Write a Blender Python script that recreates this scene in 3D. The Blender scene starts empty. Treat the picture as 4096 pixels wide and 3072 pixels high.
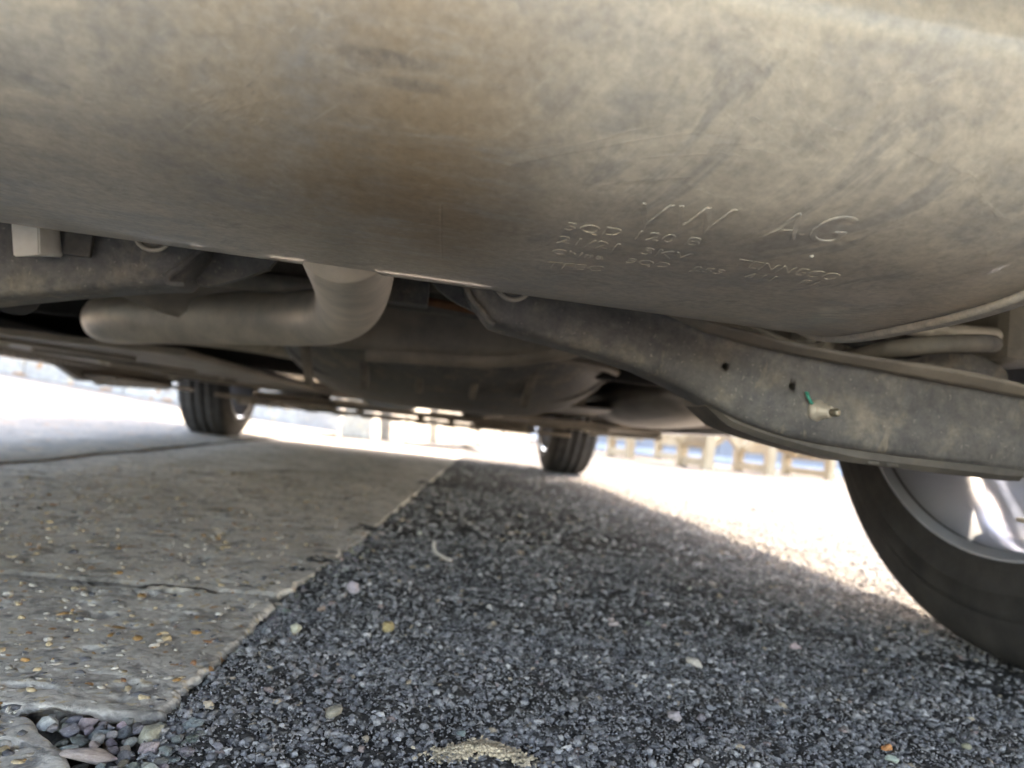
import bpy, bmesh, math, random
import numpy as np
from mathutils import Vector, Matrix

random.seed(7)
RNG = np.random.default_rng(7)
S = bpy.context.scene
COL = S.collection

# ---------------------------------------------------------------- camera
CAM_POS = Vector((.176, -.617, .166))
YAW, PITCH, ROLL = .099, .066, .109
fw = Vector((math.sin(YAW)*math.cos(PITCH), math.cos(YAW)*math.cos(PITCH), math.sin(PITCH)))
rt = Vector((math.cos(YAW), -math.sin(YAW), 0))
up = rt.cross(fw)
cr, sr = math.cos(ROLL), math.sin(ROLL)
R_, U_ = rt*cr + up*sr, up*cr - rt*sr
cam_data = bpy.data.cameras.new('camera')
cam_data.sensor_width = 36
cam_data.lens = 25.6
cam_data.clip_start = .02
cam_data.clip_end = 400
cam_data.dof.use_dof = True
cam_data.dof.focus_distance = .345
cam_data.dof.aperture_fstop = 8.7
cam = bpy.data.objects.new('camera', cam_data)
COL.objects.link(cam)
m3 = Matrix((R_, U_, -fw)).transposed()
cam.matrix_world = Matrix.Translation(CAM_POS) @ m3.to_4x4()
S.camera = cam

# ---------------------------------------------------------------- sky, sun, exposure
TO_SUN = Vector((.66, .70, 1.0)).normalized()
world = bpy.data.worlds.new('World')
S.world = world
world.use_nodes = True
wn = world.node_tree
sky = wn.nodes.new('ShaderNodeTexSky')
sky.sky_type = 'NISHITA'
sky.sun_disc = False
sky.sun_elevation = math.asin(TO_SUN.z)
sky.sun_rotation = math.atan2(TO_SUN.x, TO_SUN.y)
sky.air_density = 1.0
sky.dust_density = 2.5
sky.ozone_density = .3
bg = wn.nodes['Background']
bg.inputs['Strength'].default_value = .15
wn.links.new(sky.outputs[0], bg.inputs['Color'])
sun_data = bpy.data.lights.new('sun', 'SUN')
sun_data.energy = 2.0
sun_data.angle = math.radians(.6)
sun_data.color = (1, .93, .80)
sun = bpy.data.objects.new('sun', sun_data)
sun.rotation_euler = TO_SUN.to_track_quat('Z', 'Y').to_euler()
sun.location = (6, 6, 9)
COL.objects.link(sun)
S.view_settings.view_transform = 'Standard'
S.view_settings.look = 'None'
S.view_settings.gamma = 1
S.view_settings.use_curve_mapping = False
S.view_settings.exposure = 3.9
S.view_settings.use_white_balance = True
S.view_settings.white_balance_temperature = 7900
S.view_settings.white_balance_tint = 17
S.cycles.use_denoising = True
S.cycles.adaptive_threshold = .03
S.cycles.max_bounces = 8
S.cycles.diffuse_bounces = 4
S.cycles.glossy_bounces = 3
S.cycles.sample_clamp_indirect = 8

# ---------------------------------------------------------------- numpy noise
def _hash(ix, iy, seed):
    h = (ix.astype(np.int64)*374761393 + iy.astype(np.int64)*668265263 + seed*1442695041) & 0xffffffff
    h = ((h ^ (h >> 13))*1274126177) & 0xffffffff
    return ((h ^ (h >> 16)) & 0xffff)/65535.0
def vnoise(x, y, seed=0):
    ix, iy = np.floor(x), np.floor(y)
    fx, fy = x-ix, y-iy
    fx, fy = fx*fx*(3-2*fx), fy*fy*(3-2*fy)
    a, b = _hash(ix, iy, seed), _hash(ix+1, iy, seed)
    c, d = _hash(ix, iy+1, seed), _hash(ix+1, iy+1, seed)
    return (a*(1-fx)+b*fx)*(1-fy) + (c*(1-fx)+d*fx)*fy
def fbm(x, y, o=4, seed=0):
    s, t, w = 0, 0, 1.0
    for k in range(o):
        s = s + w*vnoise(x*2**k+17.3*k, y*2**k-9.1*k, seed+k); t += w; w *= .5
    return s/t

# ---------------------------------------------------------------- materials
MATS = {}
class NT:
    def __init__(s, name):
        s.m = bpy.data.materials.new(name); s.m.use_nodes = True
        s.t = s.m.node_tree; s.b = s.t.nodes['Principled BSDF']
        MATS[name] = s.m
    def n(s, typ, **kw):
        nd = s.t.nodes.new(typ)
        for k, v in kw.items():
            if k in nd.inputs: nd.inputs[k].default_value = v
            else: setattr(nd, k, v)
        return nd
    def l(s, a, b): s.t.links.new(a, b)
    def coord(s, scale=(1, 1, 1), kind='Object', rot=(0, 0, 0), vt='POINT'):
        tc = s.n('ShaderNodeTexCoord'); mp = s.n('ShaderNodeMapping'); mp.vector_type = vt
        mp.inputs['Scale'].default_value = scale
        mp.inputs['Rotation'].default_value = rot
        s.l(tc.outputs[kind], mp.inputs['Vector']); return mp.outputs[0]
    def noise(s, vec, scale, detail=6, rough=.6, dist=0):
        nd = s.n('ShaderNodeTexNoise'); nd.inputs['Scale'].default_value = scale
        nd.inputs['Detail'].default_value = detail; nd.inputs['Roughness'].default_value = rough
        nd.inputs['Distortion'].default_value = dist
        s.l(vec, nd.inputs['Vector']); return nd.outputs['Fac']
    def ramp(s, fac, stops, interp='LINEAR'):
        nd = s.n('ShaderNodeValToRGB'); nd.color_ramp.interpolation = interp
        el = nd.color_ramp.elements
        while len(el) < len(stops): el.new(.5)
        for e, (p, c) in zip(el, stops):
            e.position = p; e.color = (c if hasattr(c, '__len__') else (c, c, c)) + (1,) if not hasattr(c, '__len__') or len(c) == 3 else c
        s.l(fac, nd.inputs[0]); return nd.outputs[0]
    def mix(s, fac, a, b, mode='MIX'):
        nd = s.n('ShaderNodeMix'); nd.data_type = 'RGBA'; nd.blend_type = mode
        for sock, v in ((nd.inputs[0], fac), (nd.inputs[6], a), (nd.inputs[7], b)):
            if hasattr(v, 'links'): s.l(v, sock)
            elif hasattr(v, '__len__'): sock.default_value = tuple(v)+(1,) if len(v) == 3 else v
            else: sock.default_value = v
        return nd.outputs[2]
    def math(s, op, a, b=0.0):
        nd = s.n('ShaderNodeMath'); nd.operation = op
        for sock, v in ((nd.inputs[0], a), (nd.inputs[1], b)):
            if hasattr(v, 'links'): s.l(v, sock)
            else: sock.default_value = v
        return nd.outputs[0]
    def bump(s, h, strength=.3, dist=.002):
        nd = s.n('ShaderNodeBump'); nd.inputs['Strength'].default_value = strength
        nd.inputs['Distance'].default_value = dist
        s.l(h, nd.inputs['Height']); s.l(nd.outputs[0], s.b.inputs['Normal']); return nd
    def base(s, c=None, rough=None, metal=None):
        for k, v in (('Base Color', c), ('Roughness', rough), ('Metallic', metal)):
            if v is None: continue
            if hasattr(v, 'links'): s.l(v, s.b.inputs[k])
            elif hasattr(v, '__len__'): s.b.inputs[k].default_value = tuple(v)+(1,)
            else: s.b.inputs[k].default_value = v

def simple(name, c1, c2, scale=20, rough=.6, metal=0.0, bump=.2, bdist=.001, stretch=(1, 1, 1), spec=.5, lo=.35, hi=.65):
    t = NT(name); v = t.coord(stretch)
    nz = t.noise(v, scale, 7, .65)
    t.base(t.ramp(nz, [(lo, c1), (hi, c2)]), rough, metal)
    t.b.inputs['Specular IOR Level'].default_value = spec
    if bump: t.bump(t.noise(v, scale*4, 5), bump, bdist)
    return t.m

def mat_muffler():
    t = NT('dusty_muffler_steel')
    v = t.coord()
    big = t.noise(v, 10, 3, .55, .4)
    mott = t.noise(v, 42, 7, .74, .3)
    brush = t.noise(t.coord((.16, 1, 1), rot=(0, .05, 0)), 75, 5, .7, .2)
    diag = t.noise(t.coord((4, 1, 1), rot=(0, -.35, -1.0), vt='TEXTURE'), 40, 5, .68, .6)
    fine = t.noise(v, 260, 3, .7)
    dustf = t.math('ADD', t.math('ADD', t.math('MULTIPLY', big, .26), t.math('MULTIPLY', mott, .30)), t.math('ADD', t.math('MULTIPLY', brush, .20), t.math('MULTIPLY', diag, .24)))
    col = t.ramp(dustf, [(.38, (.300, .285, .264)), (.46, (.395, .363, .310)), (.52, (.490, .434, .346)), (.62, (.600, .528, .415))])
    # dried-mud patches with a crisp edge
    pn = t.noise(t.coord((.8, 1.3, 1.3), rot=(0, .3, .3)), 17, 6, .66, .7)
    patch = t.ramp(pn, [(.535, 0.0), (.560, 1.0)])
    col = t.mix(t.math('MULTIPLY', patch, .38), col, (.540, .478, .380))
    # wiped, barer steel in diagonal swipes
    scuff = t.ramp(diag, [(.53, 0.0), (.62, 1.0)])
    gate = t.ramp(big, [(.47, 0.0), (.58, 1.0)])
    col = t.mix(t.math('MULTIPLY', t.math('MULTIPLY', scuff, gate), .55), col, (.245, .236, .226))
    # heat-browned zone where the inlet pipe is welded on
    def blot(loc, scale, rot, amt, c, edge=.45, gatew=(.40, .56), src=None):
        nonlocal col
        tc = t.n('ShaderNodeTexCoord'); m1 = t.n('ShaderNodeMapping'); m1.inputs['Location'].default_value = tuple(-q for q in loc)
        m2 = t.n('ShaderNodeMapping'); m2.inputs['Rotation'].default_value = rot; m2.inputs['Scale'].default_value = scale
        t.l(tc.outputs['Object'], m1.inputs[0]); t.l(m1.outputs[0], m2.inputs[0])
        g_ = t.n('ShaderNodeTexGradient'); g_.gradient_type = 'SPHERICAL'; t.l(m2.outputs[0], g_.inputs[0])
        f_ = t.math('MULTIPLY', t.ramp(g_.outputs['Fac'], [(.0, 0.0), (edge, 1.0)]), t.ramp(src or mott, [(gatew[0], .0), (gatew[1], 1.0)]))
        col = t.mix(t.math('MULTIPLY', f_, amt), col, c)
    blot((.135, -.365, .255), (11, 6, 8), (0, .5, 0), .85, (.250, .180, .108), .9, (.36, .52), dustf)
    blot((.165, -.35, .248), (22, 8, 14), (0, 0, 0), .7, (.290, .198, .112), .8, (.36, .52), brush)
    # rubbed dark strokes
    blot((.150, -.404, .2712), (55, 60, 420), (0, .42, 0), .6, (.13, .12, .11), .5, (.38, .50))
    blot((.158, -.4005, .2668), (75, 60, 600), (0, .38, 0), .5, (.14, .13, .115), .5, (.38, .50))
    # fine grain and hairline scratches
    col = t.mix(.42, col, t.ramp(fine, [(.25, .50), (.75, 1.42)]), 'MULTIPLY')
    sc = t.noise(t.coord((14, 1, 1), rot=(.0, -.3, -.7), vt='TEXTURE'), 420, 2, .5)
    col = t.mix(t.ramp(sc, [(.69, 0.0), (.72, .25)]), col, (.52, .47, .38))
    t.base(col, t.ramp(dustf, [(.40, .42), (.60, .62)]), t.ramp(dustf, [(.40, .22), (.58, .05)]))
    t.b.inputs['Coat Weight'].default_value = .35; t.b.inputs['Coat Roughness'].default_value = .10
    h = t.math('ADD', t.math('MULTIPLY', patch, .35), t.math('ADD', t.math('MULTIPLY', fine, .2), t.math('MULTIPLY', mott, .6)))
    t.bump(h, .40, .0006)
    return t.m

def mat_attr(name, attr='Col', rough=.75, bump=.4, bscale=900, bdist=.0006, spec=.4):
    t = NT(name)
    a = t.n('ShaderNodeAttribute'); a.attribute_name = attr
    v = t.coord(kind='Object')
    nz = t.noise(v, bscale, 5, .65)
    t.base(t.mix(.55, a.outputs['Color'], t.ramp(nz, [(.3, .35), (.7, 1.35)]), 'MULTIPLY'), rough, 0)
    t.b.inputs['Specular IOR Level'].default_value = spec
    t.bump(nz, bump, bdist)
    return t.m

def mat_objcolor(name):
    t = NT(name)
    oi = t.n('ShaderNodeObjectInfo'); v = t.coord()
    nz = t.noise(v, 2.6, 7, .7); vein = t.noise(t.coord((1, 1, 4)), 1.6, 4, .5, 1.0)
    c = t.mix(.75, oi.outputs['Color'], t.ramp(nz, [(.3, .45), (.7, 1.35)]), 'MULTIPLY')
    c = t.mix(t.ramp(vein, [(.56, 0.0), (.60, .35), (.64, 0.0)]), c, (.5, .48, .44))
    t.base(c, .7, 0); t.bump(t.noise(v, 9, 5), .5, .1)
    return t.m

def mat_asphalt():
    t = NT('worn_asphalt')
    v = t.coord()
    vo = t.n('ShaderNodeTexVoronoi'); vo.inputs['Scale'].default_value = 230; t.l(v, vo.inputs['Vector'])
    cell = t.n('ShaderNodeSeparateColor'); t.l(vo.outputs['Color'], cell.inputs[0])
    stone = t.ramp(cell.outputs[0], [(.0, (.034, .033, .032)), (.5, (.068, .066, .063)), (.80, (.12, .116, .110)), (.95, (.23, .22, .20))])
    binder = t.ramp(t.noise(v, 700, 4), [(.35, (.034, .033, .032)), (.7, (.100, .097, .093))])
    face = t.ramp(vo.outputs['Distance'], [(.30, 1.0), (.62, 0.0)])
    col = t.mix(face, binder, stone)
    big = t.noise(v, 3.5, 6, .6)
    col = t.mix(t.ramp(big, [(.45, 0.0), (.7, .35)]), col, (.10, .093, .082))
    t.base(col, .92, 0)
    t.b.inputs['Specular IOR Level'].default_value = .12
    t.bump(t.math('ADD', t.math('MULTIPLY', vo.outputs['Distance'], -.8), t.noise(v, 1100, 4)), .7, .002)
    return t.m

def mat_concrete(name, c1, c2, pit=(.06, .06, .062), sc=1.0, stain=0):
    t = NT(name); v = t.coord()
    a = t.noise(v, 14*sc, 9, .68); b = t.noise(v, 210*sc, 6, .7); p = t.noise(v, 48*sc, 5, .62, .8)
    col = t.ramp(a, [(.34, c1), (.66, c2)])
    col = t.mix(.65, col, t.ramp(b, [(.28, .38), (.72, 1.5)]), 'MULTIPLY')
    col = t.mix(t.ramp(p, [(.53, 0.0), (.62, .80)]), col, pit)
    if stain:
        st = t.noise(t.coord((1.6, 1, 1), vt='TEXTURE'), 19, 5, .66, .5)
        col = t.mix(t.ramp(st, [(.56, 0.0), (.65, stain)]), col, (.10, .098, .095))
        wr = t.noise(v, 5, 4, .6)
        col = t.mix(t.ramp(wr, [(.42, .0), (.62, .35)]), col, (.24, .20, .15))
    tan = t.noise(v, 130*sc, 3, .5)
    col = t.mix(t.ramp(tan, [(.61, 0.0), (.66, .8)]), col, (.50, .40, .26))
    org = t.noise(v, 75*sc, 2, .4)
    col = t.mix(t.ramp(org, [(.69, 0.0), (.71, .9)]), col, (.38, .19, .07))
    t.base(col, .92, 0); t.b.inputs['Specular IOR Level'].default_value = .2
    t.bump(t.math('ADD', b, t.math('MULTIPLY', p, -1.2)), .8, .0014)
    return t.m

mat_muffler(); mat_asphalt(); mat_objcolor('pebble_stone')
mat_attr('asphalt_chippings', rough=.85, spec=.18); mat_attr('slab_aggregate', rough=.6)
mat_concrete('weathered_slab_concrete', (.46, .43, .375), (.66, .62, .55), pit=(.16, .155, .15), stain=.75)
mat_concrete('pale_pavement_concrete', (.20, .185, .155), (.29, .268, .225), pit=(.11, .11, .11), sc=.35)
mat_concrete('wall_concrete', (.36, .34, .31), (.44, .42, .38), pit=(.32, .30, .28), sc=.12)
mat_concrete('block_concrete', (.36, .335, .28), (.46, .43, .36), pit=(.3, .28, .24), sc=.2)
def mat_underseal():
    t = NT('underseal_black_steel'); v = t.coord()
    a = t.noise(v, 26, 6, .7, .3); b = t.noise(v, 120, 5, .72); c = t.noise(v, 330, 3, .6)
    col = t.ramp(a, [(.36, (.075, .074, .073)), (.52, (.130, .124, .112)), (.68, (.240, .212, .168))])
    col = t.mix(.55, col, t.ramp(b, [(.30, .50), (.70, 1.5)]), 'MULTIPLY')
    col = t.mix(t.ramp(c, [(.64, 0.0), (.70, .55)]), col, (.34, .31, .26))
    mud = t.noise(t.coord((1, 1, .35)), 60, 5, .7, .8)
    col = t.mix(t.ramp(mud, [(.60, 0.0), (.68, .6)]), col, (.30, .255, .185))
    t.base(col, t.ramp(a, [(.4, .48), (.6, .72)]), .1)
    t.bump(t.math('ADD', b, t.math('MULTIPLY', c, .6)), .5, .0010)
mat_underseal()
simple('dusty_pipe_steel', (.40, .362, .296), (.58, .518, .415), 30, .46, .3, .2, .0007)
simple('dusty_black_plastic', (.075, .069, .060), (.26, .225, .175), 13, .62, 0, .3, .001)
simple('tray_plastic', (.14, .122, .10), (.30, .255, .195), 11, .55, 0, .25, .001, stretch=(1, .3, 1))
simple('guard_plastic', (.050, .046, .041), (.115, .100, .080), 24, .6, 0, .3, .001)
simple('recess_shade_black', (.010, .010, .010), (.026, .024, .022), 12, .8, 0, .2, .001, spec=.2)  # near-black colour that paints deep shade onto the recessed floor panels
simple('heat_shield_aluminium', (.24, .225, .20), (.36, .34, .30), 14, .42, .7, .3, .002)
simple('tyre_rubber', (.024, .0235, .023), (.046, .044, .041), 26, .78, 0, .3, .0006, spec=.3)
simple('rim_silver', (.50, .53, .58), (.56, .59, .64), 8, .14, .6, 0)
simple('brake_steel', (.20, .18, .16), (.30, .27, .24), 30, .4, .8, .1)
simple('zinc_bolt', (.36, .31, .22), (.50, .46, .36), 120, .45, .6, .3, .0004)
simple('rust', (.14, .06, .025), (.22, .10, .045), 60, .8, .1, .4)
simple('white_plastic', (.74, .70, .60), (.84, .81, .73), 90, .5, 0, .1, .0004)
simple('green_plastic', (.02, .26, .18), (.03, .33, .23), 60, .5, 0, 0)
simple('car_paint', (.15, .16, .175), (.17, .18, .195), 5, .3, .5, 0)
simple('window_glass', (.01, .012, .014), (.016, .018, .02), 3, .05, 0, 0, spec=.6)
simple('arch_felt', (.055, .054, .052), (.095, .090, .083), 300, .95, 0, .6, .0015)
simple('fence_timber', (.30, .225, .135), (.42, .33, .21), 7, .75, 0, .3, .002, stretch=(6, 6, .6))
simple('building_cladding', (.15, .165, .19), (.19, .205, .23), 1.2, .6, 0, .1)
simple('building_trim', (.30, .33, .38), (.38, .41, .46), 1.2, .6, 0, .1)
simple('sign_red', (.45, .03, .035), (.5, .04, .045), 9, .4, 0, 0)
simple('sign_white', (.75, .75, .75), (.8, .8, .8), 9, .4, 0, 0)
simple('dry_leaf', (.42, .17, .045), (.58, .29, .09), 12, .8, 0, .2)
simple('fine_sand', (.36, .29, .19), (.50, .42, .30), 420, .95, 0, .9, .0012)
simple('gravel_bed', (.030, .031, .035), (.075, .074, .075), 260, .9, 0, .8, .003)
simple('twig_bark', (.38, .35, .31), (.55, .52, .47), 500, .8, 0, .4, .0005)

# ---------------------------------------------------------------- object helpers
def link(o, parent=None):
    COL.objects.link(o)
    if parent is not None: o.parent = parent
    return o
def tag(o, label=None, cat=None, group=None, kind=None):
    if label: o['label'] = label
    if cat: o['category'] = cat
    if group: o['group'] = group
    if kind: o['kind'] = kind
    return o
def empty(name, loc=(0, 0, 0), parent=None):
    o = bpy.data.objects.new(name, None); o.location = loc; o.empty_display_size = .1
    return link(o, parent)
def mesh_obj(name, verts, faces, mat, parent=None, smooth=False, loc=(0, 0, 0)):
    me = bpy.data.meshes.new(name)
    me.from_pydata([tuple(v) for v in verts], [], [tuple(f) for f in faces])
    me.materials.append(MATS[mat])
    if smooth: me.polygons.foreach_set('use_smooth', [True]*len(me.polygons))
    me.update()
    o = bpy.data.objects.new(name, me); o.location = loc
    return link(o, parent)
def bm_obj(name, bm, mat, parent=None, smooth=False, loc=(0, 0, 0)):
    bmesh.ops.recalc_face_normals(bm, faces=bm.faces)
    me = bpy.data.meshes.new(name); bm.to_mesh(me); bm.free()
    me.materials.append(MATS[mat])
    if smooth: me.polygons.foreach_set('use_smooth', [True]*len(me.polygons))
    o = bpy.data.objects.new(name, me); o.location = loc
    return link(o, parent)
def np_mesh(name, V, F, mat, parent=None, smooth=True, colors=None):
    me = bpy.data.meshes.new(name)
    V = np.ascontiguousarray(V, np.float32); F = np.ascontiguousarray(F, np.int32)
    k = F.shape[1]
    me.vertices.add(len(V)); me.vertices.foreach_set('co', V.ravel())
    me.loops.add(F.size); me.loops.foreach_set('vertex_index', F.ravel())
    me.polygons.add(len(F))
    me.polygons.foreach_set('loop_start', np.arange(0, F.size, k, dtype=np.int32))
    me.polygons.foreach_set('loop_total', np.full(len(F), k, np.int32))
    me.polygons.foreach_set('use_smooth', np.full(len(F), smooth))
    if colors is not None:
        at = me.attributes.new('Col', 'FLOAT_COLOR', 'POINT')
        at.data.foreach_set('color', np.ascontiguousarray(colors, np.float32).ravel())
    me.update(calc_edges=True); me.validate()
    me.materials.append(MATS[mat])
    return link(bpy.data.objects.new(name, me), parent)
def grid_faces(nr, nc):
    i = np.arange(nr-1)[:, None]*nc + np.arange(nc-1)[None]
    return np.stack([i, i+1, i+nc+1, i+nc], -1).reshape(-1, 4)
def box(bm, c, s, rot=None, bevel=0):
    r = bmesh.ops.create_cube(bm, size=1)
    M = Matrix.Translation(c) @ (rot.to_4x4() if rot else Matrix.Identity(4)) @ Matrix.Diagonal((*s, 1))
    bmesh.ops.transform(bm, matrix=M, verts=r['verts'])
    if bevel:
        es = {e for v in r['verts'] for e in v.link_edges}
        bmesh.ops.bevel(bm, geom=list(es), offset=bevel, segments=2, affect='EDGES', profile=.6)
def box_obj(name, c, s, mat, parent=None, rot=None, bevel=.004):
    bm = bmesh.new(); box(bm, c, s, rot, bevel); return bm_obj(name, bm, mat, parent)
def catmull(pts, n=10):
    P = [Vector(p) for p in pts]; P = [2*P[0]-P[1]]+P+[2*P[-1]-P[-2]]
    out = []
    for i in range(1, len(P)-2):
        a, b, c, d = P[i-1:i+3]
        for k in range(n):
            t = k/n
            out.append(.5*((2*b)+(c-a)*t+(2*a-5*b+4*c-d)*t*t+(3*b-a-3*c+d)*t**3))
    out.append(P[-2]); return out
def tube(path, rad, seg=28, cap=True):
    """closed swept tube -> verts, faces; rad a number or a list"""
    V, F = [], []; n = len(path); prev = None
    for i, p in enumerate(path):
        d = (path[min(i+1, n-1)]-path[max(i-1, 0)]).normalized()
        if prev is None:
            a = d.orthogonal().normalized()
        else:
            a = (prev - d*prev.dot(d)).normalized()
        prev = a; b = d.cross(a)
        r = rad[i] if hasattr(rad, '__len__') else rad
        for k in range(seg):
            t = 2*math.pi*k/seg; V.append(p + (a*math.cos(t)+b*math.sin(t))*r)
    for i in range(n-1):
        for k in range(seg):
            k2 = (k+1) % seg
            F.append((i*seg+k, i*seg+k2, (i+1)*seg+k2, (i+1)*seg+k))
    if cap:
        F.append(tuple(range(seg))[::-1]); F.append(tuple((n-1)*seg+k for k in range(seg)))
    return V, F
def tube_obj(name, pts, rad, mat, parent=None, seg=28, n=10, relax=0):
    path = catmull(pts, n)
    if relax:
        L = np.concatenate([[0], np.cumsum([(b-a).length for a, b in zip(path[:-1], path[1:])])]); A = np.array(path)
        path = [Vector([np.interp(q, L, A[:, k]) for k in range(3)]) for q in np.linspace(0, L[-1], len(path)*2)]
    for _ in range(relax): path = [path[0]]+[(path[k-1]+path[k]*2+path[k+1])/4 for k in range(1, len(path)-1)]+[path[-1]]
    V, F = tube(path, rad, seg); return mesh_obj(name, V, F, mat, parent, True)
def lathe(profile, seg=72, axis='X'):
    """profile: (a, r) along the axis, open"""
    V, F = [], []; n = len(profile)
    for k in range(seg):
        t = 2*math.pi*k/seg; c, s = math.cos(t), math.sin(t)
        for a, r in profile:
            V.append((a, r*c, r*s) if axis == 'X' else ((r*c, a, r*s) if axis == 'Y' else (r*c, r*s, a)))
    for k in range(seg):
        k2 = (k+1) % seg
        for i in range(n-1):
            F.append((k*n+i, k*n+i+1, k2*n+i+1, k2*n+i))
    return V, F
def prism(bm, poly, axis, a, b):
    """extrude a polygon: axis 'X' -> poly is (y,z); 'Z' -> (x,y); 'Y' -> (x,z)"""
    def P(p, h): return {'X': (h, p[0], p[1]), 'Y': (p[0], h, p[1]), 'Z': (p[0], p[1], h)}[axis]
    v0 = [bm.verts.new(P(p, a)) for p in poly]; v1 = [bm.verts.new(P(p, b)) for p in poly]
    n = len(poly)
    bm.faces.new(v0); bm.faces.new(v1[::-1])
    for i in range(n): bm.faces.new((v0[i], v0[(i+1) % n], v1[(i+1) % n], v1[i]))
def interp(x, pts):
    return np.interp(x, [p[0] for p in pts], [p[1] for p in pts])

# ---------------------------------------------------------------- the ground
def rise(x, y):
    f = np.clip((y-1.2)/3.0, 0, 1); f = f*f*(3-2*f)
    return .062*np.maximum(0, -x-.62)*f
def nonuni(spec):
    out = []
    for a, b, n in spec: out += list(np.linspace(a, b, n, endpoint=False))
    return np.array(out+[spec[-1][1]])
def slab_right(y):          # the edge between the concrete strip and the asphalt
    return interp(y, [(-30, .046), (-.22, .054), (.03, .060), (.23, .086), (2.3, .25), (60, 4.6)])

xs = nonuni([(-.66, 0, 10), (0, .62, 180), (.62, 1.4, 90), (1.4, 4, 40), (4, 90, 40)])
ys = nonuni([(-60, -.6, 30), (-.6, -.34, 12), (-.34, .35, 200), (.35, 1.6, 110), (1.6, 4, 40), (4, 140, 60)])
X, Y = np.meshgrid(xs, ys)
near = np.clip((2.2-np.hypot(X-.2, Y+.3))/1.6, 0, 1)
Z = -.0022 + (fbm(X*190, Y*190, 3, 3)-.5)*.0090*near + (fbm(X*14, Y*14, 3, 5)-.5)*.010
Z -= .003*np.exp(-((X-slab_right(Y))/.012)**2)*np.clip((.25-Y)/.35, 0, 1)
Z += .0045*np.clip((Y-.03)/.10, 0, 1)
chipm = np.clip((.066-X)/.02, 0, 1)*np.clip((-.218-Y)/.004, 0, 1)*np.clip((Y+.315)/.04, 0, 1)
Z -= .016*chipm
Z -= .05*(X < slab_right(Y)-.03)*(chipm < .5)
road = np_mesh('asphalt_road', np.stack([X, Y, Z], -1).reshape(-1, 3), grid_faces(len(ys), len(xs)), 'worn_asphalt')
tag(road, kind='structure')

xs = nonuni([(-90, -6, 30), (-6, -.62, 70)])
ys = nonuni([(-60, -.5, 20), (-.5, 8, 90), (8, 140, 50)])
X, Y = np.meshgrid(xs, ys)
Z = rise(X, Y) + .010 + (fbm(X*8, Y*8, 3, 9)-.5)*.008
Xe = X + np.where(X > -.63, (fbm(Y*14, Y*0, 4, 31)-.5)*.04+.008, 0)
pav = np_mesh('side_pavement', np.stack([Xe, Y, Z], -1).reshape(-1, 3), grid_faces(len(ys), len(xs)), 'pale_pavement_concrete')
tag(pav, kind='structure')

edge_i = [k*len(xs)+len(xs)-1 for k in range(len(ys))]
ev = [tuple(pav.data.vertices[i].co) for i in edge_i]; n_e = len(ev)
sk = mesh_obj('pavement_edge', ev+[(a, b, -.05) for a, b, c in ev], [(k, k+1, n_e+k+1, n_e+k) for k in range(n_e-1)], 'gravel_bed', pav)
sg_ = mesh_obj('underlight_blocker', [(-300, -300, -.09), (300, -300, -.09), (300, 300, -.09), (-300, 300, -.09)], [(0, 1, 2, 3)], 'gravel_bed'); tag(sg_, kind='structure')  # unseen sheet added below everything to block sky light leaking up
bedv = [(-.68, -6, -.030), (.12, -6, -.030), (.14, .4, -.030), (.5, 4.2, -.030), (-.68, 4.2, -.030)]
strip = mesh_obj('gutter_bed', bedv, [(0, 1, 2, 3, 4)], 'gravel_bed')
tag(strip, kind='structure')
def slab(name, y0, y1, right, ny, nx, seed, left=-.640, zup=.0015):
    ty = np.linspace(0, 1, ny); yy = y0+(y1-y0)*ty
    tx = np.linspace(0, 1, nx)
    rr = right(yy) + (fbm(yy*55, yy*0+seed, 5, seed)-.5)*.011 + (vnoise(yy*520, yy*0, seed+5)-.5)*.0022
    Yg = np.repeat(yy[:, None], nx, 1)
    Xg = rr[:, None] - (rr[:, None]-left)*(tx[None]**1.7)
    # wavy ends
    Yg = Yg + (fbm(Xg*45, Xg*0+seed+3, 4, seed+8)-.5)*.010*np.where((ty < .5)[:, None], 1-ty[:, None], ty[:, None])**12
    de = np.minimum(np.minimum(rr[:, None]-Xg, Yg-y0), y1-Yg)
    r = .0050
    q = np.clip(1-de/r, 0, 1)
    Zg = zup - r*(1-np.sqrt(np.maximum(0, 1-q*q)))
    Zg = Zg + (fbm(Xg*18, Yg*18, 2, seed)-.5)*.0014 + (fbm(Xg*330, Yg*330, 3, seed+2)-.5)*.0013
    pit = np.clip(fbm(Xg*42, Yg*58, 3, seed+4)-.63, 0, 1)
    Zg = Zg - pit*.022
    top = np.stack([Xg, Yg, Zg], -1).reshape(-1, 3); F = grid_faces(ny, nx)
    # skirt
    ring = [i*nx for i in range(ny)] + [(ny-1)*nx+j for j in range(1, nx)] + [i*nx+nx-1 for i in range(ny-2, -1, -1)] + [j for j in range(nx-2, 0, -1)]
    low = top[ring].copy(); low[:, 2] = -.035
    n0 = len(top); m = len(ring)
    F2 = np.array([(ring[k], n0+k, n0+(k+1) % m, ring[(k+1) % m]) for k in range(m)])
    return np_mesh(name, np.concatenate([top, low]), np.concatenate([F, F2]), 'weathered_slab_concrete', strip)
slab('concrete_slab', -1.5, -.2225, lambda y: interp(y, [(-1.5, .046), (-.310, .049), (-.300, .046), (-.271, .040), (-.250, .018), (-.236, .006), (-.2225, -.004)]), 420, 90, 11)
slab('concrete_slab', -.2165, .0425, lambda y: interp(y, [(-.22, .050), (-.21, .055), (.02, .060), (.05, .052)]), 170, 210, 21)
slab('concrete_slab', .0375, 4.1, lambda y: interp(y, [(.03, .056), (.055, .063), (.23, .086), (2.3, .25), (4.1, .39)]), 620, 150, 41, zup=.0045)

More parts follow.
